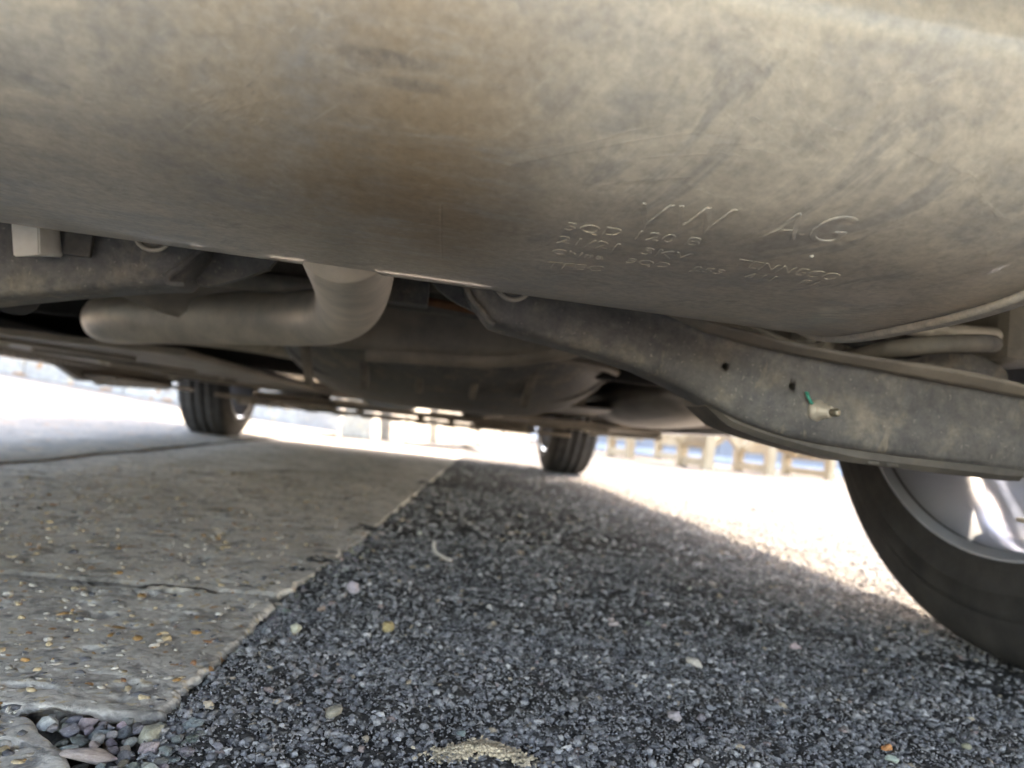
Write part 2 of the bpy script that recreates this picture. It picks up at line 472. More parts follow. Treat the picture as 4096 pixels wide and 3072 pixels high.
# ---------------------------------------------------------------- stones too many to count: chippings in the asphalt, aggregate in the slabs
def stone_templates(n, rough=.35):
    bm = bmesh.new(); bmesh.ops.create_icosphere(bm, subdivisions=1, radius=1)
    V = np.array([v.co for v in bm.verts]); F = np.array([[v.index for v in f.verts] for f in bm.faces]); bm.free()
    return [V*(1+RNG.uniform(-rough, rough, (len(V), 1))) for _ in range(n)], F
TEMPL, TFI = stone_templates(12)
OCT = np.array([(1, 0, 0), (-1, 0, 0), (0, 1, 0), (0, -1, 0), (0, 0, 1), (0, 0, -1)], float)
OF = np.array([(0, 2, 4), (2, 1, 4), (1, 3, 4), (3, 0, 4), (2, 0, 5), (1, 2, 5), (3, 1, 5), (0, 3, 5)])
def scatter(name, P, size, flat, cols, mat, parent, grit=False):
    TEM = [OCT*(1+RNG.uniform(-.3, .3, (6, 1))) for _ in range(12)] if grit else TEMPL
    TF = OF if grit else TFI
    n = len(P); ti = RNG.integers(0, len(TEM), n); T = np.array(TEM)[ti]
    ang = RNG.uniform(0, 2*np.pi, n); c, s = np.cos(ang), np.sin(ang)
    st = RNG.uniform(.7, 1.45, (n, 1))
    L = T*np.stack([st[:, 0], 1/st[:, 0], flat], -1)[:, None]*size[:, None, None]
    tilt = RNG.uniform(-.45, .45, n); ct, stt = np.cos(tilt), np.sin(tilt)
    L = np.stack([L[..., 0]*ct[:, None]-L[..., 2]*stt[:, None], L[..., 1], L[..., 0]*stt[:, None]+L[..., 2]*ct[:, None]], -1)
    W = np.stack([L[..., 0]*c[:, None]-L[..., 1]*s[:, None], L[..., 0]*s[:, None]+L[..., 1]*c[:, None], L[..., 2]], -1)+P[:, None]
    nv = T.shape[1]
    F = (TF[None]+(np.arange(n)*nv)[:, None, None]).reshape(-1, 3)
    C = np.repeat(np.concatenate([cols, np.ones((n, 1))], 1)[:, None], nv, 1).reshape(-1, 4)
    o = np_mesh(name, W.reshape(-1, 3), F, mat, parent, smooth=True, colors=C)
    tag(o, kind='stuff'); return o
def stone_cols(n, dark=.55):
    pal = np.array([(.165, .163, .162), (.215, .212, .210), (.285, .281, .275), (.42, .41, .39), (.36, .30, .22), (.28, .22, .20)])
    k = RNG.choice(len(pal), n, p=[.30, .35, .24, .07, .025, .015])
    return np.clip(pal[k]*RNG.uniform(.75, 1.25, (n, 1)), 0, 1)
pts, siz = [], []
for (x0, x1, y0, y1, dens, sa, sb) in [(.0, .62, -.34, .05, 105000, .0008, .0031), (.05, .80, .05, .45, 56000, .0010, .0036), (.6, 1.1, -.3, .45, 24000, .0016, .0040), (.0, 1.1, -.60, -.34, 22000, .0014, .0034), (.0, 1.4, -1.3, -.60, 7000, .002, .0042), (1.1, 1.8, -.9, .45, 6000, .002, .0045),
                                       (.08, 1.5, .45, 1.3, 11000, .0024, .0050), (.2, 2.2, 1.3, 3.0, 1600, .003, .006)]:
    n = int((x1-x0)*(y1-y0)*dens)
    p = np.stack([RNG.uniform(x0, x1, n), RNG.uniform(y0, y1, n)], -1)
    keep = p[:, 0] > slab_right(p[:, 1])+.004
    cl = fbm(p[:, 0]*30, p[:, 1]*30, 3, 77)
    keep &= RNG.uniform(0, 1, n) < np.clip((cl-.22)*2.8, .30, 1)
    p = p[keep]; pts.append(p); siz.append(sa+(sb-sa)*RNG.uniform(0, 1, len(p))**1.7)
p = np.concatenate(pts); sz = np.concatenate(siz)
z = -.0014 + .0045*np.clip((p[:, 1]-.03)/.10, 0, 1) + (fbm(p[:, 0]*14, p[:, 1]*14, 3, 5)-.5)*.010 + RNG.uniform(-.0024, .0004, len(p))
scatter('asphalt_chippings', np.column_stack([p, z]), sz, RNG.uniform(.55, .95, len(p)), stone_cols(len(p)), 'asphalt_chippings', road)
gp_ = []
for (x0, x1, y0, y1, dens) in [(.0, .64, -.34, .05, 200000), (.05, .80, .05, .45, 70000)]:
    n = int((x1-x0)*(y1-y0)*dens)
    p = np.stack([RNG.uniform(x0, x1, n), RNG.uniform(y0, y1, n)], -1)
    gp_.append(p[p[:, 0] > slab_right(p[:, 1])+.003])
p = np.concatenate(gp_); n = len(p)
z = -.0022 + .0045*np.clip((p[:, 1]-.03)/.10, 0, 1) + (fbm(p[:, 0]*14, p[:, 1]*14, 3, 5)-.5)*.010 + RNG.uniform(-.0006, .0022, n)
gc_ = np.array([(.21, .208, .205)])*RNG.uniform(.55, 1.5, (n, 1))
scatter('asphalt_grit', np.column_stack([p, z]), RNG.uniform(.00045, .0011, n), np.full(n, .8), gc_, 'asphalt_chippings', road, True)
n = 9500
p = np.stack([RNG.uniform(-.5, .06, n), -.30+RNG.uniform(0, 1, n)**1.6*1.5], -1)
p = p[(p[:, 0] < slab_right(p[:, 1])-.008) & (np.abs(p[:, 1]-.038) > .008) & ~((p[:, 1] < -.212) & (p[:, 0] > -.012-(p[:, 1]+.222)*.6))]
n = len(p)
pal = np.array([(.30, .17, .06), (.42, .33, .20), (.36, .33, .28), (.10, .10, .105), (.24, .12, .06), (.45, .42, .36)])
cc = pal[RNG.choice(6, n, p=[.07, .25, .30, .22, .04, .12])]*RNG.uniform(.8, 1.2, (n, 1))
scatter('slab_aggregate', np.column_stack([p, np.where(p[:, 1] > .038, .0042, .0013)+RNG.uniform(-.0012, .0006, n)]), .0008+.0034*RNG.uniform(0, 1, n)**3.5, RNG.uniform(.3, .6, n), cc, 'slab_aggregate', strip)

# ================================================================ THE CAR
car = empty('car', (0, 0, 0))
tag(car, 'parked car seen from underneath its tail, with dusty silencer, exhaust and suspension', 'car')

# ---- rear silencer
MY, MA, MB, MN, MZ = -.272, .150, .092, 3.1, .3352
def sup(t, o=0.0):
    c, s = math.cos(t), math.sin(t)
    return MY+(MA+o)*math.copysign(abs(c)**(2/MN), c), MZ+(MB+o)*math.copysign(abs(s)**(2/MN), s)
def muffler_mesh(name, rows, mat, parent, seg=160, caps=True):
    V, F = [], []
    for x, o in rows:
        for k in range(seg): V.append((x, *sup(2*math.pi*(k+.5)/seg, o)))
    for i in range(len(rows)-1):
        for k in range(seg):
            k2 = (k+1) % seg; F.append((i*seg+k, i*seg+k2, (i+1)*seg+k2, (i+1)*seg+k))
    if caps:
        F.append(tuple(range(seg))[::-1]); F.append(tuple((len(rows)-1)*seg+k for k in range(seg)))
    return mesh_obj(name, V, F, mat, parent, True)
XR, XL = .404, -.37
rows = [(XL+(XR-XL)*k/24, 0) for k in range(25)]
muf = muffler_mesh('silencer', rows, 'dusty_muffler_steel', car, 640)
for side, x in ((1, XR), (-1, XL)):
    d = side
    muffler_mesh('crimped_seam', [(x-d*.0005, -.0005), (x+d*.0002, -.0022), (x+d*.0012, -.0022), (x+d*.0016, .0012), (x+d*.0022, .0026), (x+d*.0036, .0030), (x+d*.0052, .0022), (x+d*.0062, .0024), (x+d*.0082, .0028), (x+d*.0092, .0016), (x+d*.0094, -.004)], 'dusty_muffler_steel', muf, caps=False)
    muffler_mesh('end_cap', [(x+d*.004, -.003), (x+d*.011, -.006), (x+d*.020, -.010), (x+d*.024, -.022), (x+d*.026, -.045)], 'dusty_muffler_steel', muf)
# stamped lettering, raised from the shell and bent to its curve
_t = np.linspace(1.5*math.pi, .9*math.pi, 4000)
_p = np.array([sup(a) for a in _t]); _s = np.concatenate([[0], np.cumsum(np.hypot(*np.diff(_p, axis=0).T))])
def on_shell(x, s, h):
    y, z = np.interp(s, _s, _p[:, 0]), np.interp(s, _s, _p[:, 1])
    e = 1e-3
    dy = np.interp(s+e, _s, _p[:, 0])-np.interp(s-e, _s, _p[:, 0]); dz = np.interp(s+e, _s, _p[:, 1])-np.interp(s-e, _s, _p[:, 1])
    L = math.hypot(dy, dz); ny, nz = -dz/L, dy/L     # outward: down / rearward
    return (x, y+ny*h, z+nz*h)
def stamp(text, x0, x1, s0, s1, height, depth=.00048):
    cu = bpy.data.curves.new('lettering', 'FONT'); cu.body = text; cu.size = 1
    cu.extrude = .02; cu.bevel_depth = .016; cu.bevel_resolution = 1; cu.offset = -.006 if height < .012 else -.018; cu.resolution_u = 4
    cu.space_character = 1.12
    o = bpy.data.objects.new('lettering', cu); COL.objects.link(o)
    me = bpy.data.meshes.new_from_object(o.evaluated_get(bpy.context.evaluated_depsgraph_get()))
    bpy.data.objects.remove(o); bpy.data.curves.remove(cu)
    n = len(me.vertices); co = np.empty(n*3); me.vertices.foreach_get('co', co); co = co.reshape(-1, 3)
    lo, hi = co.min(0), co.max(0)
    for v in me.vertices:
        u = (v.co.x-lo[0])/(hi[0]-lo[0]); w = (v.co.y-lo[1])/(hi[1]-lo[1]); h = (v.co.z-lo[2])/(hi[2]-lo[2])
        v.co = on_shell(x0+(x1-x0)*u, s0+(s1-s0)*u+height*w, (h-.18)*depth)
    me.materials.clear(); me.materials.append(MATS['dusty_muffler_steel'])
    me.update()
    link(bpy.data.objects.new('stamped_lettering', me), muf)
stamp('VW  AG', .2400, .3165, .0812, .0915, .0175, .00036)
stamp('5QD 120 B', .2176, .2700, .0690, .0725, .0088, .00030)
stamp('21/21  3KV', .2175, .2715, .0565, .0576, .0082, .00030)
stamp('China   5QD   253   611   BL', .2176, .3335, .0400, .0478, .0085, .00028)
stamp('TFEC', .2190, .2430, .0182, .0232, .0100, .00026)
stamp('TENNECO', .2903, .3345, .0594, .0592, .0085, .00030)
# weld nubs
for x, s, r in ((.3138, .0800, .0009),):
    bm = bmesh.new(); bmesh.ops.create_icosphere(bm, subdivisions=2, radius=r)
    bm_obj('weld_nub', bm, 'dusty_muffler_steel', muf, True, on_shell(x, s, 0))
# longitudinal shell joint: a shallow raised fold across the shell
V, F = [], []
N = 60
for k in range(N):
    s = .002+.075*k/(N-1)
    for dx, h in ((-.0012, -.0003), (-.0004, .00006), (.0006, .00006), (.0014, -.0003)): V.append(on_shell(.1695+dx-.02*(s-.09), s, h))
for k in range(N-1):
    for j in range(3): F.append((k*4+j, k*4+j+1, k*4+j+5, k*4+j+4))
mesh_obj('shell_joint', V, F, 'dusty_muffler_steel', muf, True)
# the whole silencer hangs a touch lower on its right
tilt = Matrix.Translation((.2, 0, .33)) @ Matrix.Rotation(.0105, 4, 'Y') @ Matrix.Translation((-.2, 0, -.33))
muf.matrix_basis = tilt

# ---- exhaust pipe: out of the silencer, elbow, run across to the left, then forward down the tunnel
ex = tube_obj('exhaust_pipe', [(.115, -.215, .266), (.112, -.16, .264), (.103, -.06, .2635), (.090, .03, .262), (.070, .100, .2605), (.032, .148, .259), (-.02, .178, .2575), (-.09, .217, .2545), (-.165, .260, .2515), (-.212, .288, .2515), (-.246, .325, .252), (-.258, .40, .254), (-.24, .7, .285), (-.12, 1.1, .30), (-.06, 1.6, .27), (-.05, 2.5, .28)], .0285, 'dusty_pipe_steel', car, 40, 12, 45)

# ---- rear suspension arms (spring links)
TOP = [(.15, .315), (.22, .300), (.30, .272), (.327, .261), (.355, .255), (.38, .2525), (.406, .249), (.431, .247), (.457, .246), (.481, .245), (.523, .245), (.563, .243), (.605, .239), (.70, .232)]
FOLD = [(.15, .305), (.22, .292), (.30, .266), (.329, .258), (.355, .250), (.381, .2455), (.425, .2415), (.471, .239), (.523, .236), (.577, .2335), (.606, .232), (.70, .225)]
BOT = [(.186, .2640), (.1885, .2585), (.193, .2525), (.199, .2465), (.204, .2405), (.207, .2385), (.214, .2370), (.256, .2310), (.284, .2260), (.315, .2200), (.341, .2115), (.359, .2045), (.379, .1960), (.398, .1900), (.424, .1845), (.45, .182), (.475, .181), (.515, .1795), (.567, .1795), (.61, .1785), (.70, .178)]
def arm_mesh(y0, x_a, x_b, n, top, fold, bot, mirror=False, dx=0.0):
    V, F = [], []
    xs_ = np.concatenate([np.linspace(x_a, x_a+.03, 16, endpoint=False), np.linspace(x_a+.03, x_b, n)])
    for x in xs_:
        zt, zf, zb = interp(x, top), interp(x, fold), interp(x, bot)
        zf = max(zf, zb+.004); zt = max(zt, zf+.003)
        bow = -.004*math.sin((x-.2)*9)
        prof = [(.044, zt), (.044, zb+.006), (.040, zb+.0015), (.034, zb), (.006, zb), (.0025, zb+.0012), (.0006, zb+.004),
                (-.0012, zb+(zf-zb)*.25), (-.0018, zb+(zf-zb)*.5), (-.0012, zb+(zf-zb)*.75), (.0, zf-.003), (-.0008, zf-.0008), (-.0030, zf+.0006),
                (-.0060, zf+(zt-zf)*.35), (-.0100, zf+(zt-zf)*.8), (-.0112, zt-.0004), (-.0108, zt+.0006), (-.0090, zt+.0010), (.014, zt+.0010)]
        for (py, pz) in prof: V.append(((-x if mirror else x)+dx, y0+py+bow, pz))
    m = len(prof); n_ = len(xs_)
    for i in range(n_-1):
        for k in range(m):
            k2 = (k+1) % m; F.append((i*m+k, i*m+k2, (i+1)*m+k2, (i+1)*m+k))
    F.append(tuple(range(m))[::-1]); F.append(tuple((n_-1)*m+k for k in range(m)))
    bm = bmesh.new(); vs = [bm.verts.new(v) for v in V]
    for f in F: bm.faces.new([vs[i] for i in f])
    bmesh.ops.recalc_face_normals(bm, faces=bm.faces)
    return bm
arm = bm_obj('suspension_arm', arm_mesh(-.12, .186, .70, 90, TOP, FOLD, BOT), 'underseal_black_steel', car, True)
arm['label'] = 'drilled suspension arm with a stud bolt, beside the near wheel'
fx = np.linspace(.30, .69, 70); V, F = [], []
for x in fx:
    zt, zf, bow = interp(x, TOP), interp(x, FOLD), -.004*math.sin((x-.2)*9)
    for py, pz in ((-.0038, zf+.0002), (-.0068, zf+(zt-zf)*.35), (-.0108, zf+(zt-zf)*.8), (-.0121, zt-.0004), (-.0116, zt+.0014), (-.0090, zt+.0018)): V.append((x, -.12+py+bow, pz))
for i in range(len(fx)-1):
    for k in range(5): F.append((i*6+k, i*6+k+1, i*6+7+k, i*6+6+k))
fl = mesh_obj('flange_lip', V, F, 'tray_plastic', arm, True)
md = fl.modifiers.new('thickness', 'SOLIDIFY'); md.thickness = .0006; md.offset = 0
# drilled holes
cutters = []
for x, z, r in ((.3735, .2285, .0027), (.4235, .2200, .0027)):
    bm = bmesh.new()
    bmesh.ops.create_cone(bm, segments=24, radius1=r, radius2=r, depth=.05, cap_ends=True)
    bmesh.ops.rotate(bm, cent=(0, 0, 0), matrix=Matrix.Rotation(math.pi/2, 3, 'X'), verts=bm.verts)
    bmesh.ops.translate(bm, vec=(x, -.112, z), verts=bm.verts)
    me = bpy.data.meshes.new('cutter'); bm.to_mesh(me); bm.free()
    c = bpy.data.objects.new('cutter', me); COL.objects.link(c); cutters.append(c)
    md = arm.modifiers.new('hole', 'BOOLEAN'); md.object = c; md.operation = 'DIFFERENCE'; md.solver = 'EXACT'
new_me = bpy.data.meshes.new_from_object(arm.evaluated_get(bpy.context.evaluated_depsgraph_get()))
arm.modifiers.clear(); arm.data = new_me
for c in cutters: bpy.data.objects.remove(c)
if not arm.data.materials: arm.data.materials.append(MATS['underseal_black_steel'])
# rolled inner lip and bushing ring of the arm
def ring_obj(name, loc, R, r, mat, parent, rot=(math.pi/2, 0, 0)):
    V, F = [], []
    for i in range(48):
        a = 2*math.pi*i/48
        for k in range(12):
            b = 2*math.pi*k/12; q = R+r*math.cos(b)
            V.append((q*math.cos(a), q*math.sin(a), r*math.sin(b)))
    for i in range(48):
        for k in range(12):
            F.append((i*12+k, ((i+1) % 48)*12+k, ((i+1) % 48)*12+(k+1) % 12, i*12+(k+1) % 12))
    o = mesh_obj(name, V, F, mat, parent, True, loc); o.rotation_euler = rot; return o
tube_obj('rolled_lip', [(.178, -.117, .274), (.184, -.119, .266), (.190, -.1205, .2555), (.198, -.1215, .2475), (.2045, -.1215, .2405), (.209, -.121, .2385)], .0022, 'underseal_black_steel', arm, 10, 6)
ring_obj('bushing_ring', (.2185, -.123, .2690), .0125, .0016, 'dusty_pipe_steel', arm)
V, F = lathe([(-.003, .0001), (-.003, .0085), (.001, .0105), (.006, .0105)], 32, 'Y')
mesh_obj('bushing_bolt', V, F, 'dusty_black_plastic', arm, True, (.2185, -.121, .2690))
# backing flange of the inner end
bm = bmesh.new(); prism(bm, [(.145, .300), (.158, .273), (.170, .2625), (.182, .256), (.195, .2515), (.2035, .2465), (.209, .2440), (.24, .250), (.25, .31)], 'Y', -.084, -.078)
bm_obj('backing_flange', bm, 'underseal_black_steel', arm)
# stud bolt with washer, nut and thread, and the green clip behind it
bolt = empty('stud_bolt', (.4435, -.1225, .2052), arm)
bolt.rotation_euler = (math.radians(4), 0, math.radians(24))
V, F = lathe([(.004, .0001), (.004, .0072), (.001, .0072), (.0, .0078), (-.003, .0078), (-.0042, .0064), (-.0055, .0056), (-.0075, .0055), (-.008, .0046), (-.0125, .0042), (-.013, .0034), (-.013, .0001)], 32, 'Y')
mesh_obj('flange_nut', V, F, 'dusty_pipe_steel', bolt, True)
pr = []
for k in range(9):
    a = -.0125-k*.00075
    pr += [(a, .0027), (a-.0005, .0022)]
V, F = lathe(pr+[(-.0196, .0014), (-.0196, .0001)], 24, 'Y')
mesh_obj('thread', V, F, 'zinc_bolt', bolt, True)
V, F = [], []
gp = catmull([(.4340, -.1260, .2172), (.4345, -.1275, .2140), (.4362, -.1280, .2108), (.4390, -.1270, .2085)], 6)
for q in gp:
    for d in (-.0014, .0014):
        for e in (0, .0005): V.append((q.x+d, q.y-e, q.z))
for k in range(len(gp)-1):
    a = k*4
    for i, j in ((0, 1), (1, 3), (3, 2), (2, 0)): F.append((a+i, a+j, a+4+j, a+4+i))
gc = mesh_obj('green_clip', V, F, 'green_plastic', arm, True); gc['label'] = 'small green plastic clip strip'
# stone guard under the arm
V, F = [], []
gx_ = np.linspace(.368, .615, 60)
gz = interp(gx_, [(.368, .2000), (.375, .1945), (.386, .187), (.412, .1805), (.45, .1745), (.483, .171), (.508, .1705), (.602, .170), (.615, .171)])
for x, zz in zip(gx_, gz):
    top_ = interp(x, BOT)+.012
    for (py, pz) in ((.006, top_), (.006, zz+.004), (.010, zz), (.055, zz+.001), (.058, zz+.004), (.058, top_)): V.append((x, -.12+py, pz))
for i in range(len(gx_)-1):
    for k in range(6): F.append((i*6+k, i*6+(k+1) % 6, i*6+6+(k+1) % 6, i*6+6+k))
F += [tuple(range(6))[::-1], tuple((len(gx_)-1)*6+k for k in range(6))]
sg = mesh_obj('stone_guard', V, F, 'guard_plastic', arm)
for x in (.497, .512): box_obj('clip_lug', (x, -.105, .1755), (.010, .016, .009), 'guard_plastic', sg, None, .002)
# curved spring-seat wall rising behind the arm
DISH = [(.532, .2655), (.546, .2685), (.558, .2705), (.589, .2745), (.613, .2760), (.634, .2750), (.651, .2715), (.662, .2675), (.667, .2645), (.667, .262), (.662, .2565), (.661, .252)]
V, F = [], []
dt = np.linspace(.530, .667, 40)
for x in dt:
    zt = interp(x, [(.530, .262)]+[d for d in DISH[:9]])
    yb = -.045+3.2*(x-.6)**2
    for (py, pz) in ((yb, .225), (yb, zt-.0015), (yb+.0012, zt), (yb+.003, zt-.0015), (yb+.003, .225)): V.append((x, py, pz))
for i in range(len(dt)-1):
    for k in range(5): F.append((i*5+k, i*5+(k+1) % 5, i*5+5+(k+1) % 5, i*5+5+k))
F += [tuple(range(5))[::-1], tuple((len(dt)-1)*5+k for k in range(5))]
mesh_obj('spring_seat', V, F, 'underseal_black_steel', arm, True)

# left arm (its inner end shows beyond the silencer)
LT = [(0, .32), (.7, .30)]
LB = [(-.008, .262), (-.002, .2520), (.003, .2440), (.006, .2395), (.02, .2375), (.051, .2315), (.085, .2240), (.095, .2215), (.110, .2180), (.16, .205), (.25, .185), (.35, .178), (.66, .178)]
larm = bm_obj('suspension_arm', arm_mesh(-.12, -.008, .66, 70, LT, [(0, .312), (.7, .29)], LB, True), 'underseal_black_steel', car, True)
larm['label'] = 'dark suspension arm carrying the white plastic block'
ring_obj('bushing_ring', (-.0205, -.124, .2700), .0115, .0014, 'dusty_pipe_steel', larm)
V, F = lathe([(-.003, .0001), (-.003, .0075), (.001, .0095), (.006, .0095)], 32, 'Y')
mesh_obj('bushing_bolt', V, F, 'dusty_black_plastic', larm, True, (-.0205, -.121, .2700))
tube_obj('rolled_lip', [(.012, -.117, .268), (.006, -.119, .261), (-.001, -.121, .2515), (-.008, -.122, .2440), (-.007, -.121, .2395), (.002, -.119, .2405)], .0024, 'underseal_black_steel', larm, 10, 6)
bm = bmesh.new(); prism(bm, [(-.02, .30), (.001, .2445), (.008, .2445), (.016, .2475), (.031, .2535), (.047, .262), (.07, .30)], 'Y', -.092, -.086)
bm_obj('backing_flange', bm, 'underseal_black_steel', larm)
bm = bmesh.new()
fr = [(-.099, .262), (-.0825, .262), (-.0795, .2440), (-.0945, .2405)]; bk = [(-.104, .268), (-.081, .268), (-.0755, .2475), (-.099, .245)]
v0 = [bm.verts.new((x, -.140, z)) for x, z in fr]; v1 = [bm.verts.new((x, -.119, z)) for x, z in bk]
bm.faces.new(v0[::-1]); bm.faces.new(v1)
for i in range(4): bm.faces.new((v0[i], v0[(i+1) % 4], v1[(i+1) % 4], v1[i]))
bmesh.ops.bevel(bm, geom=list(bm.edges), offset=.0009, segments=2, affect='EDGES')
wb = bm_obj('plastic_block', bm, 'white_plastic', larm); wb['label'] = 'off-white plastic block on the arm'
box_obj('recess_plate', (-.066, -.1225, .2600), (.017, .004, .022), 'dusty_black_plastic', larm, None, .001)
V, F = lathe([(-.022, .0005), (-.021, .007), (-.016, .013), (-.006, .017), (.004, .018), (.012, .016), (.02, .016)], 28, 'Z')
mesh_obj('lower_knuckle', V, F, 'tyre_rubber', larm, True, (-.128, -.07, .2325))

# ---- springs, damper, knuckle parts behind the right arm
def coil(name, c, R, h, turns, r, parent):
    pts_ = [Vector((c[0]+R*math.cos(a), c[1]+R*math.sin(a), c[2]+h*a/(2*math.pi*turns))) for a in np.linspace(0, 2*math.pi*turns, int(turns*28))]
    V, F = tube(pts_, r, 10); return mesh_obj(name, V, F, 'dusty_black_plastic', parent, True)
for sx, a in ((.56, arm), (-.56, larm)):
    coil('coil_spring', (sx, -.06, .232), .052, .22, 4.5, .007, a)
for sx in (.50, -.50):
    k = tube_obj('control_link', [(sx-.28, .02, .30), (sx, .03, .288), (sx+.12 if sx > 0 else sx-.12, .03, .28)], .013, 'dusty_black_plastic', car, 20, 6)
tube_obj('anti_roll_bar', [(.66, -.03, .30), (.62, .02, .288), (.5, .10, .275), (.2, .14, .29), (-.2, .14, .29), (-.5, .10, .275), (-.66, -.03, .30)], .011, 'dusty_black_plastic', car, 16, 8)
for sx in (.505, .519):
    V, F = lathe([(-.009, .012), (-.009, .021), (-.003, .0225), (.003, .0225), (.009, .021), (.009, .012)], 28, 'X')
    o = mesh_obj('rubber_boot', V, F, 'dusty_pipe_steel', car, True, (sx-.01, -.02, .281)); o.rotation_euler = (0, .5, .2)
# exhaust hanger and its bracket beyond the end of the silencer
hg = tube_obj('exhaust_hanger', [(.40, -.10, .30), (.50, -.07, .289), (.56, -.055, .289), (.60, -.05, .290), (.622, -.05, .2905), (.634, -.05, .2912)], [.006]*19+[.0062]*12+[.0066]*12+[.0068]*6+[.005, .0032], 'white_plastic', car, 20, 10) if False else None
hg = tube_obj('exhaust_hanger', [(.44, -.10, .302), (.52, -.065, .290), (.575, -.052, .2885), (.61, -.05, .2905), (.635, -.05, .2915)], .0068, 'dusty_pipe_steel', car, 20, 10)
bm = bmesh.new(); bmesh.ops.create_icosphere(bm, subdivisions=3, radius=.0068)
bm_obj('hanger_tip', bm, 'dusty_pipe_steel', hg, True, (.635, -.05, .2915))
box_obj('hanger_bracket', (.640, .012, .289), (.045, .02, .016), 'tray_plastic', car, None, .002)
box_obj('hanger_plate', (.575, .02, .292), (.09, .006, .030), 'dusty_black_plastic', car, None, .002)

# ---- subframe, tank, heat shields and silencer further forward
V, F = [], []
cx_ = np.linspace(-.30, .42, 60)
cz = interp(cx_, [(-.30, .30), (-.1, .245), (0, .236), (.12, .241), (.2, .2455), (.25, .2505), (.328, .272), (.37, .292), (.42, .33)])
for x, z in zip(cx_, cz):
    wob = .004*math.sin(x*55)
    for (py, pz) in ((.16, z+.10), (.185, z+.055+wob), (.195, z+.028), (.190, z+.012), (.196, z+.002), (.208, z), (.222, z+.004), (.24, z+.06), (.24, z+.11)): V.append((x, py, pz))
for i in range(len(cx_)-1):
    for k in range(8): F.append((i*9+k, i*9+k+1, i*9+10+k, i*9+9+k))
sub = mesh_obj('rear_subframe', V, F, 'tray_plastic', car, True)
tube_obj('subframe_lip', [(x_, .212, z_-.002) for x_, z_ in zip(cx_[32::4], cz[32::4])], .010, 'tray_plastic', sub, 14, 4)
bm = bmesh.new(); prism(bm, [(.10, .30), (.125, .262), (.1585, .262), (.1585, .33), (.10, .33)], 'Y', -.02, .0); bm_obj('subframe_tab', bm, 'underseal_black_steel', sub)
tube_obj('rust_edge', [(.09, .03, .279), (.15, .03, .274), (.22, .03, .270), (.30, .03, .268)], .004, 'rust', sub, 10, 6)
# tank: rounded dark bowl with moulded ribs
TX, TY, TZ, TA, TB_, TC = .185, .95, .385, .335, .62, .188
V, F = [], []
nu, nv = 64, 40
for i in range(nv):
    ph = -math.pi/2+math.pi/2*1.25*i/(nv-1)
    for k in range(nu):
        th = 2*math.pi*k/nu
        e = lambda w, p: math.copysign(abs(w)**p, w)
        V.append((TX+TA*e(math.cos(ph), .55)*e(math.cos(th), .8), TY+TB_*e(math.cos(ph), .75)*e(math.sin(th), .8), TZ+TC*e(math.sin(ph), .8)))
for i in range(nv-1):
    for k in range(nu):
        k2 = (k+1) % nu; F.append((i*nu+k, i*nu+k2, (i+1)*nu+k2, (i+1)*nu+k))
tank = mesh_obj('fuel_tank', V, F, 'underseal_black_steel', car, True)
for k in range(5):
    x = TX-.21+.085*k
    box_obj('moulded_rib', (x, TY-.47, .262-.004*abs(k-2.5)), (.012, .16, .02), 'dusty_black_plastic', tank, Matrix.Rotation(-.55, 3, 'X'), .004)
tube_obj('tank_strap', [(TX-.30, .62, .34), (TX-.24, .63, .250), (TX-.1, .64, .222), (TX+.1, .64, .222), (TX+.24, .63, .250), (TX+.32, .62, .34)], .007, 'underseal_black_steel', tank, 10, 8)
tube_obj('flange_seam', [(TX-.33, .8, .30), (TX-.25, .55, .285), (TX, .40, .278), (TX+.2, .45, .28), (TX+.30, .62, .285), (TX+.345, .9, .30)], .006, 'tray_plastic', tank, 10, 8)
V, F = [], []
for i in range(30):
    t = math.pi*i/29-math.pi/2
    for k in range(36):
        a = 2*math.pi*k/36
        V.append((.665+.135*math.copysign(abs(math.cos(t))**.6, 1)*math.cos(a), 1.02+.30*math.sin(t), .268+.058*math.copysign(abs(math.cos(t))**.6, 1)*math.sin(a)))
for i in range(29):
    for k in range(36):
        k2 = (k+1) % 36; F.append((i*36+k, i*36+k2, (i+1)*36+k2, (i+1)*36+k))
ms = mesh_obj('middle_silencer', V, F, 'heat_shield_aluminium', car, True)
tube_obj('silencer_hanger', [(.66, .80, .36), (.66, .78, .32), (.665, .79, .30)], .012, 'dusty_pipe_steel', ms, 12, 5)
tube_obj('middle_pipe', [(.62, 1.3, .265), (.52, 1.5, .255), (.45, 1.8, .25), (.40, 2.3, .27)], .03, 'dusty_pipe_steel', car, 20, 8)
bm = bmesh.new(); prism(bm, [(.40, .95), (.52, .80), (.56, 1.0), (.55, 1.5), (.36, 1.55)], 'Z', .232, .236)
bm_obj('heat_shield', bm, 'heat_shield_aluminium', car)

